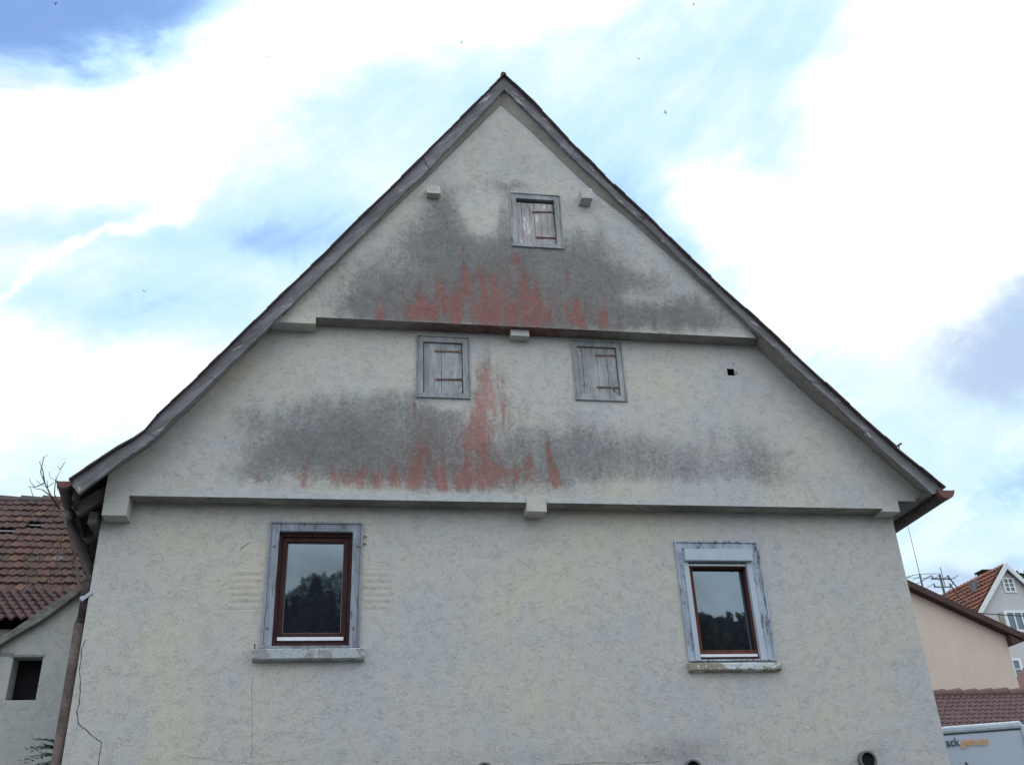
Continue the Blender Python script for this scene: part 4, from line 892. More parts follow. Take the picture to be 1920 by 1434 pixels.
for a, b in zip(fine, fine[1:]):
    ja, jb = 0.012*math.sin(a*9), 0.012*math.sin(b*9)
    mb.hexa([(a, YA-0.10, zt(a)-0.14+ja), (b, YA-0.10, zt(b)-0.14+jb), (b, YA+0.2, zt(b)-0.14+jb), (a, YA+0.2, zt(a)-0.14+ja), (a, YA-0.10, zt(a)-0.02-ja), (b, YA-0.10, zt(b)-0.02-jb), (b, YA+0.2, zt(b)+0.0), (a, YA+0.2, zt(a)+0.0)])
mb.build('verge', simple('mossy_mortar_verge', (0.17, 0.17, 0.15), 0.95, 0.45, 9, bump=0.6), ANX)
mb = MB(); mb.quad((x0, YA+0.2, zt(x0)-0.03), (x1, YA+0.2, zt(x1)-0.03), (x1, YK-0.9, zt(x1)-0.03), (x0, YK-0.9, zt(x0)-0.03)); mb.build('roof', simple('annex_roof_tile', (0.15, 0.075, 0.07), 0.9, 0.4, 10), ANX)
mb = MB(); q0 = P(155, 1092, YA-0.3); q1 = P(163, 1092, YA-0.3)
mb.box(q0[0], q1[0]+0.3, YA-0.3, YA-0.1, P(158, 1092, YA-.3)[2], P(158, 1068, YA-.3)[2]); mb.build('pale_sliver', simple('pale_sliver_tone', (0.55, 0.55, 0.58), 0.6), ANX)  # pale box filling the sliver between downpipe and barn roof

# ================================================================== PLANTS, LEFT
MBARK = simple('bare_twig_bark', (0.12, 0.095, 0.07), 0.95, 0.4, 20)
def bare(name, Y, runs, label, r0=0.018):
    p0 = P(*runs[0][0][0], Y); o = empty(name, (p0[0], Y, 0), label, 'plant')
    mb = MB()
    for pts, r in runs:
        p3 = [P(x, y, Y+random.uniform(-0.15, 0.15)) for x, y in pts]; n = len(p3); mb.tube(p3, [max(0.003, r*(1-0.7*k/(n-1))) for k in range(n)], 6)
    mb.build('twigs', MBARK, o); return o
TW = [([(150, 1110), (140, 1040), (128, 990), (112, 955), (96, 930), (84, 905), (80, 880)], 0.022),
 ([(112, 955), (102, 925), (104, 900), (118, 872)], 0.010), ([(84, 905), (76, 885), (82, 858), (90, 852)], 0.009), ([(84, 905), (66, 913), (52, 912)], 0.008),
 ([(96, 930), (80, 918), (62, 915)], 0.010), ([(80, 880), (74, 866), (82, 856)], 0.006), ([(118, 872), (122, 866)], 0.005), ([(66, 913), (58, 905), (56, 897)], 0.005), ([(62, 930), (56, 912)], 0.006),
 ([(108, 918), (106, 900), (104, 893)], 0.005), ([(90, 920), (88, 900)], 0.005), ([(128, 990), (118, 1000), (108, 1040), (100, 1090)], 0.010), ([(140, 1040), (122, 1032), (112, 1044)], 0.007),
 ([(100, 905), (88, 914), (76, 908), (68, 900)], 0.005), ([(104, 900), (94, 895), (92, 884)], 0.004), ([(118, 872), (112, 880), (108, 874)], 0.004), ([(128, 990), (135, 970), (133, 950)], 0.006)]
for _ in range(40):      # fine dead creeper over the tiles
    x = random.uniform(55, 150); y = random.uniform(945, 1110); pts = [(x, y)]
    for k in range(4): x += random.uniform(-10, 10); y -= random.uniform(2, 14); y = max(y, 940); pts.append((x, y))
    TW.append((pts, 0.0055))
TR = bare('bare_creeper', 3.2, TW, 'leafless creeper with thin twigs rising over the barn ridge beside the downpipe')
ORIG[TR.name] = np.array(TR.location)

MLEAF = leaf('leaf')
def blade_cluster(mb, cols, c, dirv, ln, col):
    """compound leaf: leaflets in pairs along a drooping stalk"""
    dirv = Vector(dirv).normalized(); side = dirv.cross(Vector((0, 0, 1))).normalized(); p = Vector(c)
    n = 6
    for k in range(n+1):
        t = k/n; pos = p+dirv*ln*t+Vector((0, 0, -0.25*ln*t*t)); L = ln*0.42*(1-0.45*t)
        for sg in ((-1, 1) if k < n else (0,)):
            d = (dirv*0.55+side*sg+Vector((0, 0, random.uniform(-0.25, 0.05)))).normalized(); s2 = d.cross(Vector((0, 0, 1))).normalized()*L*0.17
            i = mb.vert(pos, pos+d*L*0.45+s2, pos+d*L, pos+d*L*0.45-s2); mb.f.append((i, i+1, i+2, i+3)); cols += [(*col, 1)]*4
        mb.tube([pos, pos+dirv*ln/n*0.98], 0.002, 4, cap=False); cols += [(*col, 1)]*8
q = P(108, 1440, 1.2); EL = empty('leafy_sapling', (q[0], 1.2, 0), 'green leafy sapling at the foot of the downpipe, lower left corner', 'plant')
mb = MB(); cols = []
for (x, y, dx, dz, ln) in ((105, 1398, -1, 0.1, .22), (108, 1405, -1, .3, .26), (106, 1392, -.8, .35, .2), (104, 1412, -1, 0, .27), (108, 1425, -1, -.1, .28), (110, 1432, -1, .1, .25), (100, 1440, -1, -.1, .3), (112, 1410, -.6, .5, .2), (109, 1420, -.3, .2, .2), (112, 1432, .2, .4, .18), (105, 1446, -.8, .3, .3), (110, 1402, -.2, .3, .17)):
    for dy in (-.5, 0.3):
        c = P(x, y, 1.2+dy*0.2); blade_cluster(mb, cols, c, (dx, dy*0.8, dz), ln*random.uniform(.85, 1.1), tuple(v*random.uniform(.7, 1.3) for v in (0.05, 0.13, 0.055)))
mb.c = cols; mb.build('foliage', MLEAF, EL, fix=False)
mb = MB(); mb.tube([(q[0], 1.25, 0), (q[0]+0.02, 1.2, q[2]*0.6), P(110, 1395, 1.2)], [0.02, 0.015, 0.006], 6); mb.build('stem', MBARK, EL)

# ---- general tree builder
def tree(name, base, H, R, label, cat='tree', conical=False, n=5000, ls=0.16, col=(0.04, 0.07, 0.03), group=None, crown0=0.25):
    o = empty(name, base, label, cat, group); bx, by, bz_ = base; mb = MB()
    mb.tube([(bx, by, bz_), (bx+0.1, by, bz_+H*0.35), (bx, by+0.1, bz_+H*0.85)], [R*0.09+0.06, R*0.06+0.04, 0.03], 8)
    for k in range(9):
        t = RNG.uniform(0.25, 0.75); a = RNG.uniform(0, 6.28); s = (bx, by, bz_+H*t); mb.tube([s, (bx+math.cos(a)*R*.6, by+math.sin(a)*R*.6, bz_+H*(t+.12))], [R*0.03+0.01, 0.01], 5)
    mb.build('trunk', MBARK, o)
    pts = []
    if conical:
        h = RNG.random(n)**0.7; h = 1-h*(1-crown0*0.4); r = R*(1-h)**0.62*(0.75+0.25*np.sin(h*37+RNG.random(n)))*RNG.uniform(0.6, 1.05, n)**0.5; a = RNG.uniform(0, 2*math.pi, n)
        r *= 1+0.15*np.sin(a*5+h*20)
        C = np.stack([bx+r*np.cos(a), by+r*np.sin(a), bz_+h*H], 1); cl = RNG.random(n)
    else:
        nc = 34; cen = []; 
        for k in range(nc):
            d = nrm(RNG.normal(size=3)); rr2 = RNG.uniform(0.25, 0.8); cen.append((d[0]*R*rr2, d[1]*R*rr2, (H*(1-crown0)/2)*d[2]*rr2, RNG.uniform(0.22, 0.42)*R))
        idx = RNG.integers(0, nc, n); cen = np.array(cen); d = RNG.normal(size=(n, 3)); d /= np.linalg.norm(d, axis=1)[:, None]; rad = RNG.uniform(0.55, 1.0, n)**0.6
        C = cen[idx, :3]+d*(cen[idx, 3]*rad)[:, None]; C[:, 0] += bx; C[:, 1] += by; C[:, 2] += bz_+H*(1+crown0)/2; cl = RNG.random(nc)[idx]
    nn = RNG.normal(size=(n, 3)); nn /= np.linalg.norm(nn, axis=1)[:, None]; t1 = np.cross(nn, RNG.normal(size=(n, 3))); t1 /= np.linalg.norm(t1, axis=1)[:, None]; t2 = np.cross(nn, t1)
    s = (ls*RNG.uniform(0.6, 1.3, n))[:, None]; V = np.stack([C-t1*s, C+t2*s*0.55, C+t1*s, C-t2*s*0.55], 1).reshape(-1, 3)
    mb = MB(); mb.v = [tuple(p) for p in V]; mb.f = [(4*k, 4*k+1, 4*k+2, 4*k+3) for k in range(n)]
    kk = (0.65+0.5*cl+RNG.uniform(-.15, .2, n)); cc_ = np.stack([col[0]*kk, col[1]*kk, col[2]*kk, np.ones(n)], 1); mb.c = np.repeat(cc_, 4, axis=0)
    mb.build('crown', MLEAF, o, fix=False); return o

# ================================================================== RIGHT BACKGROUND
# beige building
YE = 13.0
MBEIGE = plaster('beige_render', (0.60, 0.49, 0.42), (0.63, 0.52, 0.44), (0.57, 0.47, 0.41), grain=0.4, stained=False)
MBRN = wood('dark_brown_verge', (0.06, 0.035, 0.03), (0.085, 0.05, 0.045), axis='x')
rA = P(1700, 1095, YE); rB = P(1908, 1191, YE); dsl = (rB-rA)/(rB[0]-rA[0])
wl = P(1888, 1203, YE)[0]
BEI = empty('beige_building', (rA[0]+1, YE+3, 0), 'plain beige rendered building with a dark brown sloping verge, right of the old house', 'building')
x0 = rA[0]-5.0; zr = lambda x: rA[2]+dsl[2]*(x-rA[0])
peak = x0
mb = MB(); mb.prism([(x0, 0), (wl, 0), (wl, zr(wl)-0.12), (x0, zr(x0)-0.12)], YE+0.001, YE+0.3); mb.build('wall', MBEIGE, BEI)
mb = MB(); mb.box(wl-0.3, wl, YE+0.301, YE+8, 0, zr(wl)-0.12); mb.build('side_wall', MBEIGE, BEI)
mb = MB(); xe = rB[0]
mb.hexa([(x0, YE-0.25, zr(x0)-0.17), (xe, YE-0.25, zr(xe)-0.17), (xe, YE+8, zr(xe)-0.17), (x0, YE+8, zr(x0)-0.17), (x0, YE-0.25, zr(x0)+0.0), (xe, YE-0.25, zr(xe)+0.0), (xe, YE+8, zr(xe)+0.0), (x0, YE+8, zr(x0)+0.0)]); mb.build('roof', MBRN, BEI)
mb = MB(); mb.hexa([(xe-.02, YE-0.26, zr(xe)-0.12), (xe+.12, YE-0.26, zr(xe)-0.10), (xe+.12, YE+8, zr(xe)-0.10), (xe-.02, YE+8, zr(xe)-0.12), (xe-.02, YE-0.26, zr(xe)+0.0), (xe+.12, YE-0.26, zr(xe)-0.02), (xe+.12, YE+8, zr(xe)-.02), (xe-.02, YE+8, zr(xe))]); mb.build('gutter', MGUT, BEI)
mb = MB(); q = P(1890, 1236, YE)
mb.hexa([(wl, YE-0.2, zr(wl)-0.42), (wl+0.02, YE-0.2, zr(wl)-0.42), (wl+0.02, YE+7.9, zr(wl)-0.42), (wl, YE+7.9, zr(wl)-0.42), (wl, YE-0.2, zr(wl)-0.18), (xe-0.02, YE-0.2, zr(xe)-0.19), (xe-.02, YE+7.9, zr(xe)-0.19), (wl, YE+7.9, zr(wl)-0.18)]); mb.build('eaves_box', MBRN, BEI)

# garage roof in front of it
YG = 9.0
ga = P(1750, 1303, YG); gb = P(1930, 1298, YG)
GAR = empty('tiled_garage', (ga[0]+1.5, YG, 0), 'low building with purplish red interlocking tiles, behind the white truck', 'garage')
U = nrm(gb-ga); U[2] = 0; U = nrm(U); Dg = nrm([-U[1]*-0.0, -1, -0.72]); Ag = ga-U*2.5
nG = 64
def gcol(i, j): k = RNG.uniform(0.85, 1.12); return (0.165*k, 0.098*k, 0.105*k)
MGT = tinted('purple_red_tile', amt=0.25)
tile_field(Ag, U, Dg, nG, 15, 0.122, 0.157, gcol, amp=0.017, lift=0.028, th=0.014, jit=0.002, prof='wave').build('roof_tiles', MGT, GAR, fix=False)
mb = MB()
for k in range(int(nG*0.122/0.34)):
    a = Ag+U*(k*0.34); b = a+U*0.37; hh = random.uniform(-.006, .006); mb.tube([a+np.array([0, 0, 0.005+hh]), b+np.array([0, 0, 0.03+hh])], [0.085, 0.10], 10)
mb.c = [(0.14, 0.085, 0.08, 1)]*len(mb.v); mb.build('ridge_tiles', MGT, GAR)
ef = Ag+Dg*2.4; Ub = Ag+U*nG*0.122
mb = MB(); mb.hexa([(Ag[0], ef[1]+0.3, 0), (Ub[0], ef[1]+0.3, 0), (Ub[0], YG+1.8, 0), (Ag[0], YG+1.8, 0), (Ag[0], ef[1]+0.3, ef[2]-0.12), (Ub[0], ef[1]+0.3, ef[2]-0.12), (Ub[0], YG+1.8, ef[2]-0.12), (Ag[0], YG+1.8, ef[2]-0.12)]); mb.build('wall', MP2, GAR)
mb = MB(); B2 = ga+np.array([0, 2.6, -1.9]); mb.quad(Ag, Ub, Ub+np.array([0, 2.4, -1.7]), Ag+np.array([0, 2.4, -1.7])); mb.build('rear_roof', simple('purple_rear_tile', (0.16, 0.095, 0.1), .9), GAR)
mb = MB(); mb.quad(Ag+Dg*0.1-np.array([0, 0, .06]), Ub+Dg*0.1-np.array([0, 0, .06]), Ub+Dg*2.38-np.array([0, 0, .06]), Ag+Dg*2.38-np.array([0, 0, .06])); mb.build('roof_underlay', MVOID, GAR)

# white truck
ZT = 3.15
ta = PZ(1772, 1361, ZT); tb = PZ(1915, 1350, ZT)
print('truck', ta, tb, 'len', np.linalg.norm(tb-ta), 'garage z', ga[2], 'barn ridge', ridge, Yr, 'kink', kp, 'beige', rA, rB, wl)
Ut = nrm(tb-ta); Ut[2] = 0; Ut = nrm(Ut); Nt = np.array([-Ut[1], Ut[0], 0.0]); Nt = Nt if Nt[1] > 0 else -Nt      # away from us
TRK = empty('delivery_truck', (tb[0]-Ut[0]*2, tb[1]+1, 0), 'white box truck with black and orange lettering, seen past the house corner at lower right', 'truck')
MWT = simple('white_truck_paint', (0.48, 0.545, 0.66), 0.4, 0.03, 3, bump=0.0)
MWT2 = simple('pale_truck_roof_rail', (0.48, 0.54, 0.62), 0.5, 0.12, 12, bump=0.05)
LT, WT = 2.15, 3.0
def tp(u, n_, z): p = tb-Ut*u+Nt*n_; return (p[0], p[1], z)
def tbox(mb, u0, u1, n0, n1, z0, z1): return mb.hexa([tp(u0, n0, z0), tp(u1, n0, z0), tp(u1, n1, z0), tp(u0, n1, z0), tp(u0, n0, z1), tp(u1, n0, z1), tp(u1, n1, z1), tp(u0, n1, z1)])
mb = MB(); tbox(mb, 0.0, LT, 0.02, WT, 0.95, ZT-0.09); mb.build('cargo_box', MWT, TRK, bevel=0.01)
mb = MB(); tbox(mb, 0.0, LT, 0.0, WT+.02, ZT-0.09, ZT); ob = mb.build('roof_rail', MWT2, TRK, bevel=0.03)
mb = MB(); tbox(mb, 0.03, LT, 0.012, 0.03, ZT-0.099, ZT-0.092); mb.build('panel_seam', MIRON, TRK)
for u in np.arange(0.12, LT, 0.16):
    mb = MB(); q = tp(u, 0, ZT-0.06); mb.tube([np.array(q)+Nt*0.01, np.array(q)-Nt*0.005], 0.004, 6); mb.build('rivet', MSTRIP, TRK)
mb = MB(); tbox(mb, -0.035, 0.03, -0.01, 0.05, 0.95, ZT-0.05); mb.build('corner_post', MWT2, TRK, bevel=0.012)
for u in (0.45, LT-0.6):
    mb = MB(); tbox(mb, u, u+0.15, 0.1, WT+1.5, 0.7, 0.9); mb.build('chassis_rail', MIRON, TRK)
prof = [(WT+.08, .5), (WT+1.5, .5), (WT+1.5, 1.25), (WT+1.1, 2.1), (WT+.08, 2.15)]
mb = MB(); i = mb.vert(*[tp(u, n_, z) for u in (0.1, LT-.1) for (n_, z) in prof])
mb.f += [tuple(i+k for k in range(5)), tuple(i+9-k for k in range(5))]+[(i+k, i+5+k, i+5+(k+1) % 5, i+(k+1) % 5) for k in range(5)]
cab = mb.build('cab', MWT, TRK, bevel=0.04)
for u in (0.095, LT-0.095):
    mb = MB(); i = mb.vert(*[tp(u, n_, z) for (n_, z) in ((WT+.3, 1.3), (WT+1.25, 1.3), (WT+1.0, 1.95), (WT+.3, 1.98))]); mb.f.append((i, i+1, i+2, i+3)); mb.build('side_window', MGLASS2, cab, fix=False)
for u in (0.18, LT-0.18):
    for n_ in (0.8, WT+0.75):
        mb = MB(); mb.tube([tp(u-.1, n_, 0.36), tp(u+.1, n_, 0.36)], 0.36, 24); wh = mb.build('wheel', MIRON, TRK, bevel=0.03)
        mb = MB(); mb.tube([tp(u-.108, n_, 0.36), tp(u+.108, n_, 0.36)], 0.18, 18); mb.build('rim', MSTRIP, wh)
def lettering(txt, px0, py_base, px1, hgt, m, name, weight=0.0):
    # baseline start and width measured on the truck side
    def on_side(x, y):
        w_ = ray(x, y); t = ((tb-CAM)@Nt)/(w_@Nt); return CAM+w_*t
    a = on_side(px0, py_base); b = on_side(px1, py_base-(px1-px0)*0.055)
    cu = bpy.data.curves.new(name, 'FONT'); cu.body = txt; cu.size = 1.0; cu.extrude = 0.0; cu.offset = weight; cu.resolution_u = 4
    tob = bpy.data.objects.new(name+'_curve', cu); COL.objects.link(tob); dg = bpy.context.evaluated_depsgraph_get(); dg.update()
    me = bpy.data.meshes.new_from_object(tob.evaluated_get(dg)); bpy.data.objects.remove(tob)
    co = np.zeros(len(me.vertices)*3); me.vertices.foreach_get('co', co); co = co.reshape(-1, 3)
    wdt = co[:, 0].max()-co[:, 0].min(); sx = np.linalg.norm((b-a)[:2])/wdt
    p = a[None, :]+Ut[None, :]*((co[:, 0]-co[:, 0].min())*sx)[:, None]+np.array([0, 0, 1.0])[None, :]*(co[:, 1]*hgt)[:, None]-Nt[None, :]*0.004-ORIG[TRK.name][None, :]
    me.vertices.foreach_set('co', p.ravel()); me.materials.clear(); me.materials.append(m); me.update()
    o = bpy.data.objects.new(name, me); COL.objects.link(o); o.parent = TRK; return o
MTXK = simple('black_lettering', (0.03, 0.035, 0.045), 0.5, 0.1, 5, bump=0); MTXO = simple('orange_lettering', (0.72, 0.36, 0.12), 0.5, 0.05, 5, bump=0)
def on_side_s(x, y):
    w_ = ray(x, y); t = ((tb-CAM)@Nt)/(w_@Nt); return CAM+w_*t
hc = on_side_s(1800, 1382)[2]-on_side_s(1800, 1399)[2]
lettering('back', 1766.5, 1399.5, 1801, hc*1.33, MTXK, 'dark_lettering', 0.016)
lettering('genuss', 1803, 1397.8, 1855, hc*1.33, MTXO, 'orange_lettering', 0.018)
a = on_side_s(1810, 1428); b = on_side_s(1816, 1437); mb = MB(); mb.beam(a-Nt*0.003, b-Nt*0.003, 0.004, 0.02); mb.build('logo_stroke', MTXK, TRK)

# white house far right
YH = 32.0
apx = P(1885.5, 1056, YH); lft = P(1833, 1152, YH); rgt = P(1920, 1084, YH)
sl_l = (apx[2]-lft[2])/(apx[0]-lft[0]); sl_r = (apx[2]-rgt[2])/(rgt[0]-apx[0]); print('white house slopes', sl_l, sl_r, apx, lft)
WHS = empty('white_house', (apx[0], YH+5, 0), 'tall white gabled house with orange tiled roof, at the right edge beyond the beige building', 'house')
MWR = plaster('white_render', (0.50, 0.50, 0.52), (0.52, 0.50, 0.48), (0.47, 0.49, 0.53), grain=0.3, stained=False)
hw = 4.3; ze = apx[2]-sl_l*hw
mb = MB(); mb.prism([(apx[0]-hw+0.3, 0), (apx[0]+hw-0.3, 0), (apx[0]+hw-.3, ze+sl_l*.3-0.1), (apx[0], apx[2]-0.12), (apx[0]-hw+0.3, ze+sl_l*.3-0.1)], YH+0.25, YH+9); mb.build('wall', MWR, WHS)
rd = nrm([0.10, 1, 0]); mb = MB()
for sg in (-1, 1):
    mb.hexa([(apx[0]+sg*hw, YH+.02, ze-0.12), (apx[0], YH+.02, apx[2]-0.12), (apx[0], YH+9.4, apx[2]-0.12), (apx[0]+sg*hw, YH+9.4, ze-0.12), (apx[0]+sg*hw, YH+.02, ze), (apx[0], YH+.02, apx[2]), (apx[0], YH+9.4, apx[2]), (apx[0]+sg*hw, YH+9.4, ze)])
mb.build('roof', simple('roof_deck', (0.2, 0.1, 0.08), .9), WHS)
Dw = nrm([-1, 0, -sl_l]); Aw = np.array([apx[0], YH+0.15, apx[2]+0.03]); lenw = math.hypot(hw, sl_l*hw)
def wcol(i, j): k = RNG.uniform(0.8, 1.15); return (0.25*k, 0.095*k, 0.062*k)
tile_field(Aw, (0, 1, 0), Dw, 30, int(lenw/0.36), 0.30, 0.36, wcol, amp=0.03, lift=0.09, th=0.03).build('roof_tiles', tinted('orange_tile', amt=0.35), WHS, fix=False)
mb = MB()
for sg in (-1, 1): mb.hexa([(apx[0]+sg*hw, YH-0.03, ze-0.2), (apx[0], YH-0.03, apx[2]-0.26), (apx[0], YH+0.05, apx[2]-0.26), (apx[0]+sg*hw, YH+0.05, ze-0.2), (apx[0]+sg*hw, YH-0.03, ze+0.04), (apx[0], YH-0.03, apx[2]+0.04), (apx[0], YH+0.05, apx[2]+0.04), (apx[0]+sg*hw, YH+0.05, ze+0.04)])
mb.build('bargeboards', simple('white_bargeboard', (0.62, 0.64, 0.66), .6, .05), WHS)
YW = YH+0.25
MWF = simple('white_window_frame', (0.66, 0.68, 0.72), 0.5, 0.04, 3, bump=0)
def far_window(tl_, tr_, bl_, br_, nx, nz_, surround=0.12):
    r = rect([tl_, tr_, bl_, br_], YW); mb = MB(); frame_ring(mb, (r[0]-surround, r[1]+surround, r[2]-surround, r[3]+surround), r, YW-0.05, YW+0.02); f = mb.build('window', MWF, WHS)
    mb = MB()
    for k in range(nx+1): x = r[0]+(r[1]-r[0])*k/nx; mb.box(x-0.035, x+0.035, YW-0.04, YW-0.005, r[2], r[3])
    for k in range(1, nz_): z = r[2]+(r[3]-r[2])*k/nz_; mb.box(r[0]+.03, r[1]-.03, YW-0.035, YW-0.006, z-0.02, z+0.02)
    mb.build('glazing_bars', MWF, f); mb = MB(); mb.quad((r[0], YW-0.002, r[2]), (r[1], YW-0.002, r[2]), (r[1], YW-0.002, r[3]), (r[0], YW-0.002, r[3])); mb.build('pane', MGLASS2, f, fix=False); return r
far_window((1880, 1086), (1898.5, 1086), (1885, 1108), (1902, 1108), 2, 3, 0.07)
r = far_window((1887, 1149), (1929, 1149), (1892, 1180), (1936, 1180), 3, 1)
MSHG = simple('olive_shutter_paint', (0.30, 0.29, 0.22), .8, .1, 3)
def far_shutter(a, c):
    p = P(*a, YW-.06); q = P(*c, YW-.06); mb = MB(); mb.box(p[0], q[0], YW-0.08, YW-0.03, q[2], p[2]); s = mb.build('shutter', MSHG, WHS)
    mb = MB(); n = 9; zA, zB = q[2]+.08, (p[2]+q[2])/2+.1
    for k in range(n): z = zA+(zB-zA)*k/n; mb.box(p[0]+.08, q[0]-.06, YW-0.095, YW-0.078, z, z+(zB-zA)/n*0.5)
    mb.build('louvres', simple('shadowed_louvre', (0.16, 0.16, 0.14), .8), s)
far_shutter((1872, 1148), (1887, 1178)); 
mb = MB(); mb.box(r[0]-.3, r[1]+.3, YW-0.12, YW, r[2]-0.22, r[2]-0.12); mb.build('window_sill', simple('brown_stone_sill', (0.25, 0.2, 0.18), .8), WHS)
r2 = far_window((1898, 1238), (1911, 1238), (1904, 1270), (1917, 1270), 1, 2, 0.1); far_shutter((1891, 1236), (1897.5, 1272))
# chimney and dish
q = P(1849, 1082, YH+5.0); mb = MB(); mb.box(q[0]-.28, q[0]+.28, q[1]-.28, q[1]+.28, q[2]-1.6, q[2]+.12); ch = mb.build('chimney', simple('dark_chimney_brick', (0.10, 0.07, 0.065), .9, .4, 12), WHS)
mb = MB(); mb.box(q[0]-.38, q[0]+.38, q[1]-.38, q[1]+.38, q[2]+.25, q[2]+.33)
for sx_2 in (-.25, .25):
    for sy_2 in (-.25, .25): mb.box(q[0]+sx_2-.04, q[0]+sx_2+.04, q[1]+sy_2-.04, q[1]+sy_2+.04, q[2]+.12, q[2]+.25)
mb.build('chimney_cap', MIRON, ch)
q = P(1827.5, 1099, YH+1.5); DSH = empty('satellite_dish', (q[0], q[1], q[2]-1.2), 'grey satellite dish on a bracket standing on the orange roof', 'satellite dish')
mb = MB(); n = 18; dv = nrm([-0.5, -1, 0.35]); s1 = nrm(np.cross(dv, [0, 0, 1])); s2 = np.cross(s1, dv); c0 = mb.vert(q-dv*0.08); R_d = 0.36
rg_ = [mb.vert(*[q+(s1*math.cos(2*math.pi*k/n)*0.72+s2*math.sin(2*math.pi*k/n))*R_d*f-dv*0.08*(1-f*f) for k in range(n)]) for f in (0.5, 1.0)]
for k in range(n): mb.f += [(c0, rg_[0]+k, rg_[0]+(k+1) % n), (rg_[0]+k, rg_[1]+k, rg_[1]+(k+1) % n, rg_[0]+(k+1) % n)]
mb.build('dish', simple('grey_dish', (0.075, 0.085, 0.105), .5, .1), DSH, fix=False)
mb = MB(); mb.tube([q+np.array([0, 0.1, 0.2]), q+np.array([0.08, 0.1, -0.3]), q+np.array([.35, .1, -.75]), q+np.array([.35, .1, -1.3])], 0.035, 6).tube([q-s2*0.35, q+dv*0.5-s2*.1], 0.02, 5).tube([q+np.array([.25, .1, -.1]), q+np.array([.25, .1, 0.6])], 0.02, 5)
mb.build('bracket', simple('grey_bracket', (0.28, 0.3, 0.32), .5), DSH)

# tree behind the white house
q = P(1914, 1074, 52); tree('tree', (q[0]+1.0, 52, 0), q[2]+1.2, 3.2, 'dark leafy tree showing over the white house roof at the right edge', n=5000, ls=0.28, col=(0.045, 0.07, 0.035), crown0=0.45)
# bush at the foot of the white house, between the buildings
q = P(1904, 1277, 24); BU = tree('bush', (q[0], 24, 0), q[2]+0.3, 0.9, 'bright green bush between the beige building and the white house', 'bush', n=3500, ls=0.10, col=(0.06, 0.13, 0.035), crown0=0.05)
# small teal gabled thing at the edge
q = P(1917.5, 1297, 17); q2 = P(1925, 1255, 17); SHD = empty('teal_shed', (q[0]+1, 17, 0), 'teal boarded shed with a brown verge at the far right edge above the garage ridge', 'shed')
mb = MB(); mb.prism([(q[0], 0), (q[0]+2.4, 0), (q[0]+2.4, q[2]), (q[0]+1.2, q[2]+1.0), (q[0], q[2])], 17, 17.7); mb.build('wall', simple('teal_board', (0.16, 0.22, 0.235), .7, .1), SHD)
mb = MB(); sdl = 1.0/1.2
for sg in (0, 1):
    a = (q[0]-0.1 if sg == 0 else q[0]+2.5); c = q[0]+1.2; z_a = q[2]-0.1*sdl
    mb.hexa([(a, 16.8, z_a), (c, 16.8, q[2]+1.0), (c, 17.75, q[2]+1.0), (a, 17.75, z_a), (a, 16.8, z_a+.16), (c, 16.8, q[2]+1.16), (c, 17.75, q[2]+1.16), (a, 17.75, z_a+.16)])
mb.build('roof', simple('brown_shed_verge', (0.17, 0.08, 0.065), .8), SHD)

# masts, aerials and wires
MMAST = simple('grey_metal_mast', (0.10, 0.11, 0.125), 0.6, 0.2, 6)
YM = 16.0
def mast(px0, py0, px1, py1, r, Y=YM): a = P(px0, py0, Y); b = P(px1, py1, Y); b[0] = a[0]; return a, b
a = P(1773, 1122, YM); b = P(1762, 1076, YM); b[0] = (a[0]+b[0])/2; a[0] = b[0]
PW = empty('wire_mast', (a[0], YM, a[2]-1), 'grey roof mast with two crossarms holding the power wires, second mast from the old house', 'mast')
mb = MB(); mb.tube([(a[0], YM, a[2]-1.2), (a[0], YM, b[2])], 0.033, 8); mb.build('pole', MMAST, PW)
zA = P(1764, 1085, YM)[2]; zB = P(1767, 1100, YM)[2]
mb = MB()
for z in (zA, zB):
    mb.beam((a[0]-.28, YM, z), (a[0]+.28, YM, z), .03, .03)
    for dx in (-.25, .25): mb.tube([(a[0]+dx, YM, z), (a[0]+dx, YM, z+.09)], [0.026, 0.018], 8)
mb.build('crossarms', MMAST, PW)
a2 = P(1732, 1108, YM-1); b2 = P(1723, 1077, YM-1)
AM = empty('aerial_mast', (a2[0], YM-1, a2[2]-1.5), 'thin roof mast with whip aerial and side elements, nearest the old house', 'aerial')
mb = MB(); mb.tube([(a2[0], YM-1, a2[2]-1.5), (a2[0], YM-1, b2[2])], 0.025, 8); mb.build('pole', MMAST, AM)
tip = P(1707, 1002, YM-1); zb2 = b2[2]
mb = MB(); mb.tube([(a2[0], YM-1, zb2), (a2[0], YM-1, zb2+1.3), (a2[0]-.02, YM-1, zb2+2.3)], [0.011, 0.007, 0.005], 5)
for sg in (-1, 1): mb.tube([(a2[0], YM-1, zb2+.02), (a2[0]+sg*.42, YM-1-.2*sg, zb2-.03)], 0.008, 5)
mb.build('whip_aerial', MMAST, AM)
q = P(1746, 1094, YM); mb = MB()
YG2 = empty('yagi_aerial', (a[0], YM, zB), 'small comb shaped television aerial between the two roof masts', 'aerial')
zY = P(1745, 1094, YM)[2]
mb = MB(); mb.beam((a2[0]-.45, YM-.6, zY), (a2[0]+1.35, YM-.6, zY-.02), .012, .012)
for k in range(7): x = a2[0]-.4+k*.28; mb.tube([(x, YM-.85, zY), (x, YM-.35, zY)], .008, 5)
mb.tube([(a2[0]+.95, YM-.6, zY-.25), (a2[0]+.95, YM-.6, zY+.30)], .012, 5).tube([(a2[0]+.8, YM-.6, zY-.7), (a2[0]+1.25, YM-.6, zY-.1)], .01, 5)
mb.build('boom', MMAST, YG2)
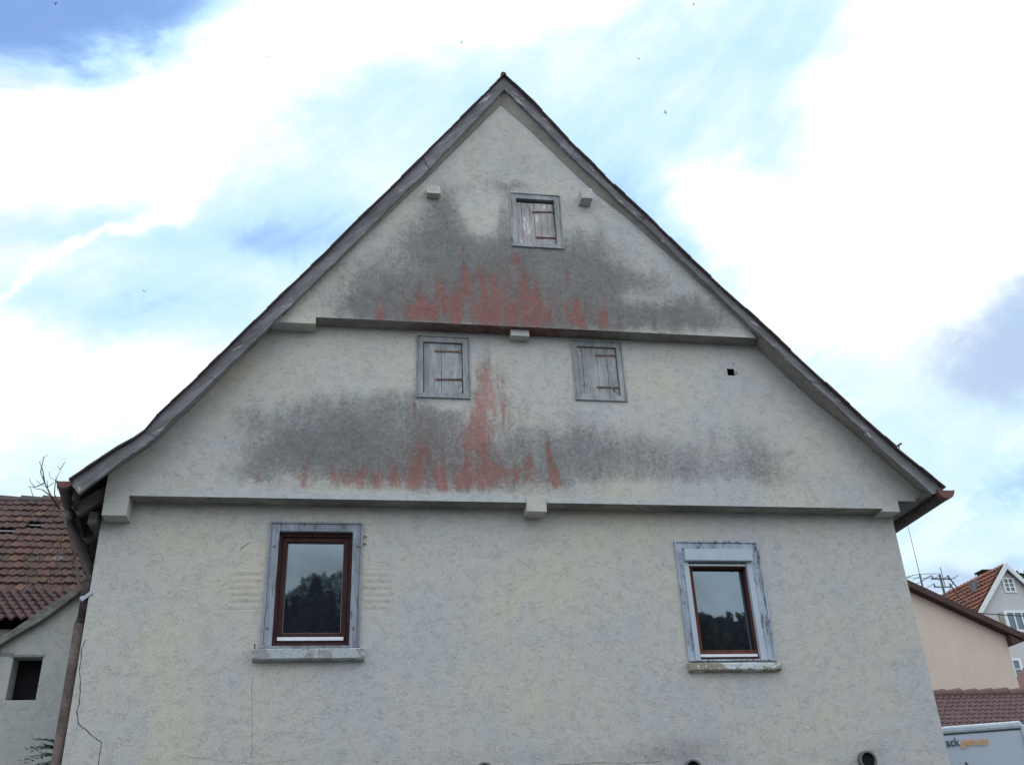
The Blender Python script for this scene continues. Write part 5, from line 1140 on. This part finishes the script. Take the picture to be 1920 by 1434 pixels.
def wire(name, A, B, sag, r, label, group=None):
    A = np.array(A); B = np.array(B); mb = MB(); mb.tube([A+(B-A)*t-np.array([0, 0, sag*4*t*(1-t)]) for t in np.linspace(0, 1, 13)], r, 5); o = mb.build(name, MIRON, None); tag(o, label, 'wire', group); return o
wa = P(1690, 1098, YM-4)
wire('power_wire', (a[0]-.25, YM, zA+.1), P(1660, 1105, YM-2), .1, .009, 'upper power wire running left from the mast behind the old house')
wire('power_wire', (a[0]-.25, YM, zB+.1), P(1660, 1122, YM-2), .1, .009, 'lower power wire running left from the mast behind the old house')
wire('power_wire', (a[0]+.25, YM, zA+.1), P(1820, 1110, YH+1), .3, .02, 'upper power wire sloping right from the mast to the orange roof')
wire('power_wire', (a[0]+.25, YM, zB+.1), P(1815, 1124, YH+1), .3, .02, 'lower power wire sloping right from the mast to the orange roof')
wire('power_wire', P(1838, 1149, 22), P(1990, 1154, 22), .05, .018, 'thin dark wire crossing in front of the white house')

# ================================================================== BIRDS
MBIRD = simple('dark_bird_feather', (0.05, 0.05, 0.055), .7, .2)
def bird(px, py, Y, span, roll, yaw, label, sz=1.0):
    c = P(px, py, Y); o = empty('bird', c, label, 'bird', 'birds circling in the sky'); Rm = Matrix.Rotation(yaw, 3, 'Z') @ Matrix.Rotation(roll, 3, 'Y')
    mb = MB(); T = lambda v: tuple(np.array(Rm @ Vector(v))+c)
    mb.tube([T((0, -span*.22, 0)), T((0, -span*.1, 0)), T((0, span*.08, 0)), T((0, span*.2, 0))], [span*.02, span*.05, span*.045, span*.01], 8)
    for sg in (-1, 1):
        i = mb.vert(T((0, -span*.12, span*.02)), T((sg*span*.25, -span*.16, span*.09)), T((sg*span*.5, span*.06, span*.03)), T((sg*span*.25, -span*.02, span*.08)), T((0, span*.05, span*.02)))
        mb.f += [(i, i+1, i+3, i+4), (i+1, i+2, i+3)]
    i = mb.vert(T((0, span*.15, 0)), T((-span*.06, span*.32, 0)), T((span*.06, span*.32, 0))); mb.f.append((i, i+1, i+2))
    mb.build('body', MBIRD, o, fix=False); return o
for (x, y, sp, ro, ya, lb) in ((504, 107, .34, .1, .3, 'small dark bird with spread wings high left of the gable peak, in white cloud'), (1247, 211, .36, 1.0, .8, 'small banking bird right of the gable peak, above a bright cloud'),
    (1197, 111, .26, .2, .1, 'tiny bird high right of the gable peak, above the banking one'), (865, 80, .24, .6, 1.2, 'faint tiny bird just left above the gable peak'), (1300, 9, .26, .5, .9, 'bird at the top edge of the sky, right of the peak'),
    (104, 7, .3, .3, 2.0, 'bird at the top edge of the sky in the blue left corner'), (270, 546, .24, .4, .5, 'lone tiny bird low in the sky left of the roof slope'), (1638, 338, .22, .4, .5, 'lone tiny bird in bright cloud far right of the roof')):
    bird(x, y, 26, sp*0.8, ro, ya, lb)

# ================================================================== GROUND and what the panes mirror
mb = MB(); mb.quad((-600, -600, 0), (600, -600, 0), (600, 900, 0), (-600, 900, 0))
tag(mb.build('ground', simple('grass_and_gravel', (0.10, 0.11, 0.07), 1.0, .35, 3, bump=.5), None), kind='structure')
mb = MB(); mb.quad((-40, -14, 0.004), (40, -14, 0.004), (40, -0.8, 0.004), (-40, -0.8, 0.004)); tag(mb.build('yard', simple('worn_asphalt_yard', (0.13, 0.13, 0.13), 1.0, .3, 5, bump=.6), None), kind='structure')
mir = [('conifer', 592, 1088, 24, 1.3, True, 'tall pointed conifer across the yard, mirrored in the left window'), ('conifer', 555, 1125, 22, .75, True, 'slim conifer across the yard, mirrored left of the tall one'),
 ('conifer', 621, 1114, 23, .7, True, 'slim conifer across the yard, mirrored right of the tall one'), ('conifer', 532, 1130, 22, .9, True, 'small conifer across the yard, mirrored at the left edge of the pane')]
for nm, x, y, Yv, R_, con, lb in mir:
    p = PM(x, y, Yv); tree(nm, (p[0], p[1], 0), p[2]*1.01, R_*1.75, lb, conical=True, n=14000, ls=0.13, col=(0.02, 0.035, 0.02), crown0=0.1)
for x, y, Yv, R_, lb in ((1300, 1128, 22, 2.4, 'round leafy tree across the yard, mirrored at the left of the right window'), (1340, 1165, 20, 1.8, 'lower leafy tree across the yard, mirrored low in the right window'), (1402, 1160, 21, 1.5, 'leafy tree across the yard, mirrored at the right of the right window'),
      (595, 1150, 30, 4.2, 'broad leafy tree behind the conifers across the yard')):
    p = PM(x, y, Yv); tree('leafy_tree', (p[0], p[1], 0), p[2]*1.10, R_*1.35, lb, n=9000, ls=0.17, col=(0.03, 0.045, 0.025), crown0=0.1)
p = PM(602, 1086, 44); tree('pale_gable_stand_in', (p[0], p[1], 0), p[2]*1.12, 3.6, 'pale tree shape standing in for a pale gable, farther off behind the conifers', n=9000, ls=0.3, col=(0.42, 0.46, 0.44), crown0=0.1)  # stands in for a mirrored pale gable; leaves lightened to offset backlighting
HB = MB(); n = 26000; C = np.stack([RNG.uniform(-22, 26, n), RNG.uniform(-26, -22.5, n), RNG.random(n)**0.7*8.6], 1); C[:, 2] *= 0.75+0.25*np.sin(C[:, 0]*1.3)*np.sin(C[:, 0]*.37+1)
nn = RNG.normal(size=(n, 3)); nn /= np.linalg.norm(nn, axis=1)[:, None]; t1 = np.cross(nn, RNG.normal(size=(n, 3))); t1 /= np.linalg.norm(t1, axis=1)[:, None]; t2 = np.cross(nn, t1)
V = np.stack([C-t1*.3, C+t2*.2, C+t1*.3, C-t2*.2], 1).reshape(-1, 3); HB.v = [tuple(v) for v in V]; HB.f = [(4*k, 4*k+1, 4*k+2, 4*k+3) for k in range(n)]
kk = RNG.uniform(.6, 1.3, n); HB.c = np.repeat(np.stack([.03*kk, .045*kk, .025*kk, np.ones(n)], 1), 4, axis=0)
tag(HB.build('woodland', MLEAF, None, fix=False), 'dark dense wood along the far side of the yard, mirrored low in the panes', 'wood', kind='stuff')

for x,a,b in ((1113,337,360),(1175,390,409),(1237,447,464),(1319,530,538)): print('soffit', P(x,a,YV)[::2], P(x,b,Y2)[::2])
print('objects', len(bpy.data.objects), 'polys', sum(len(m.polygons) for m in bpy.data.meshes))
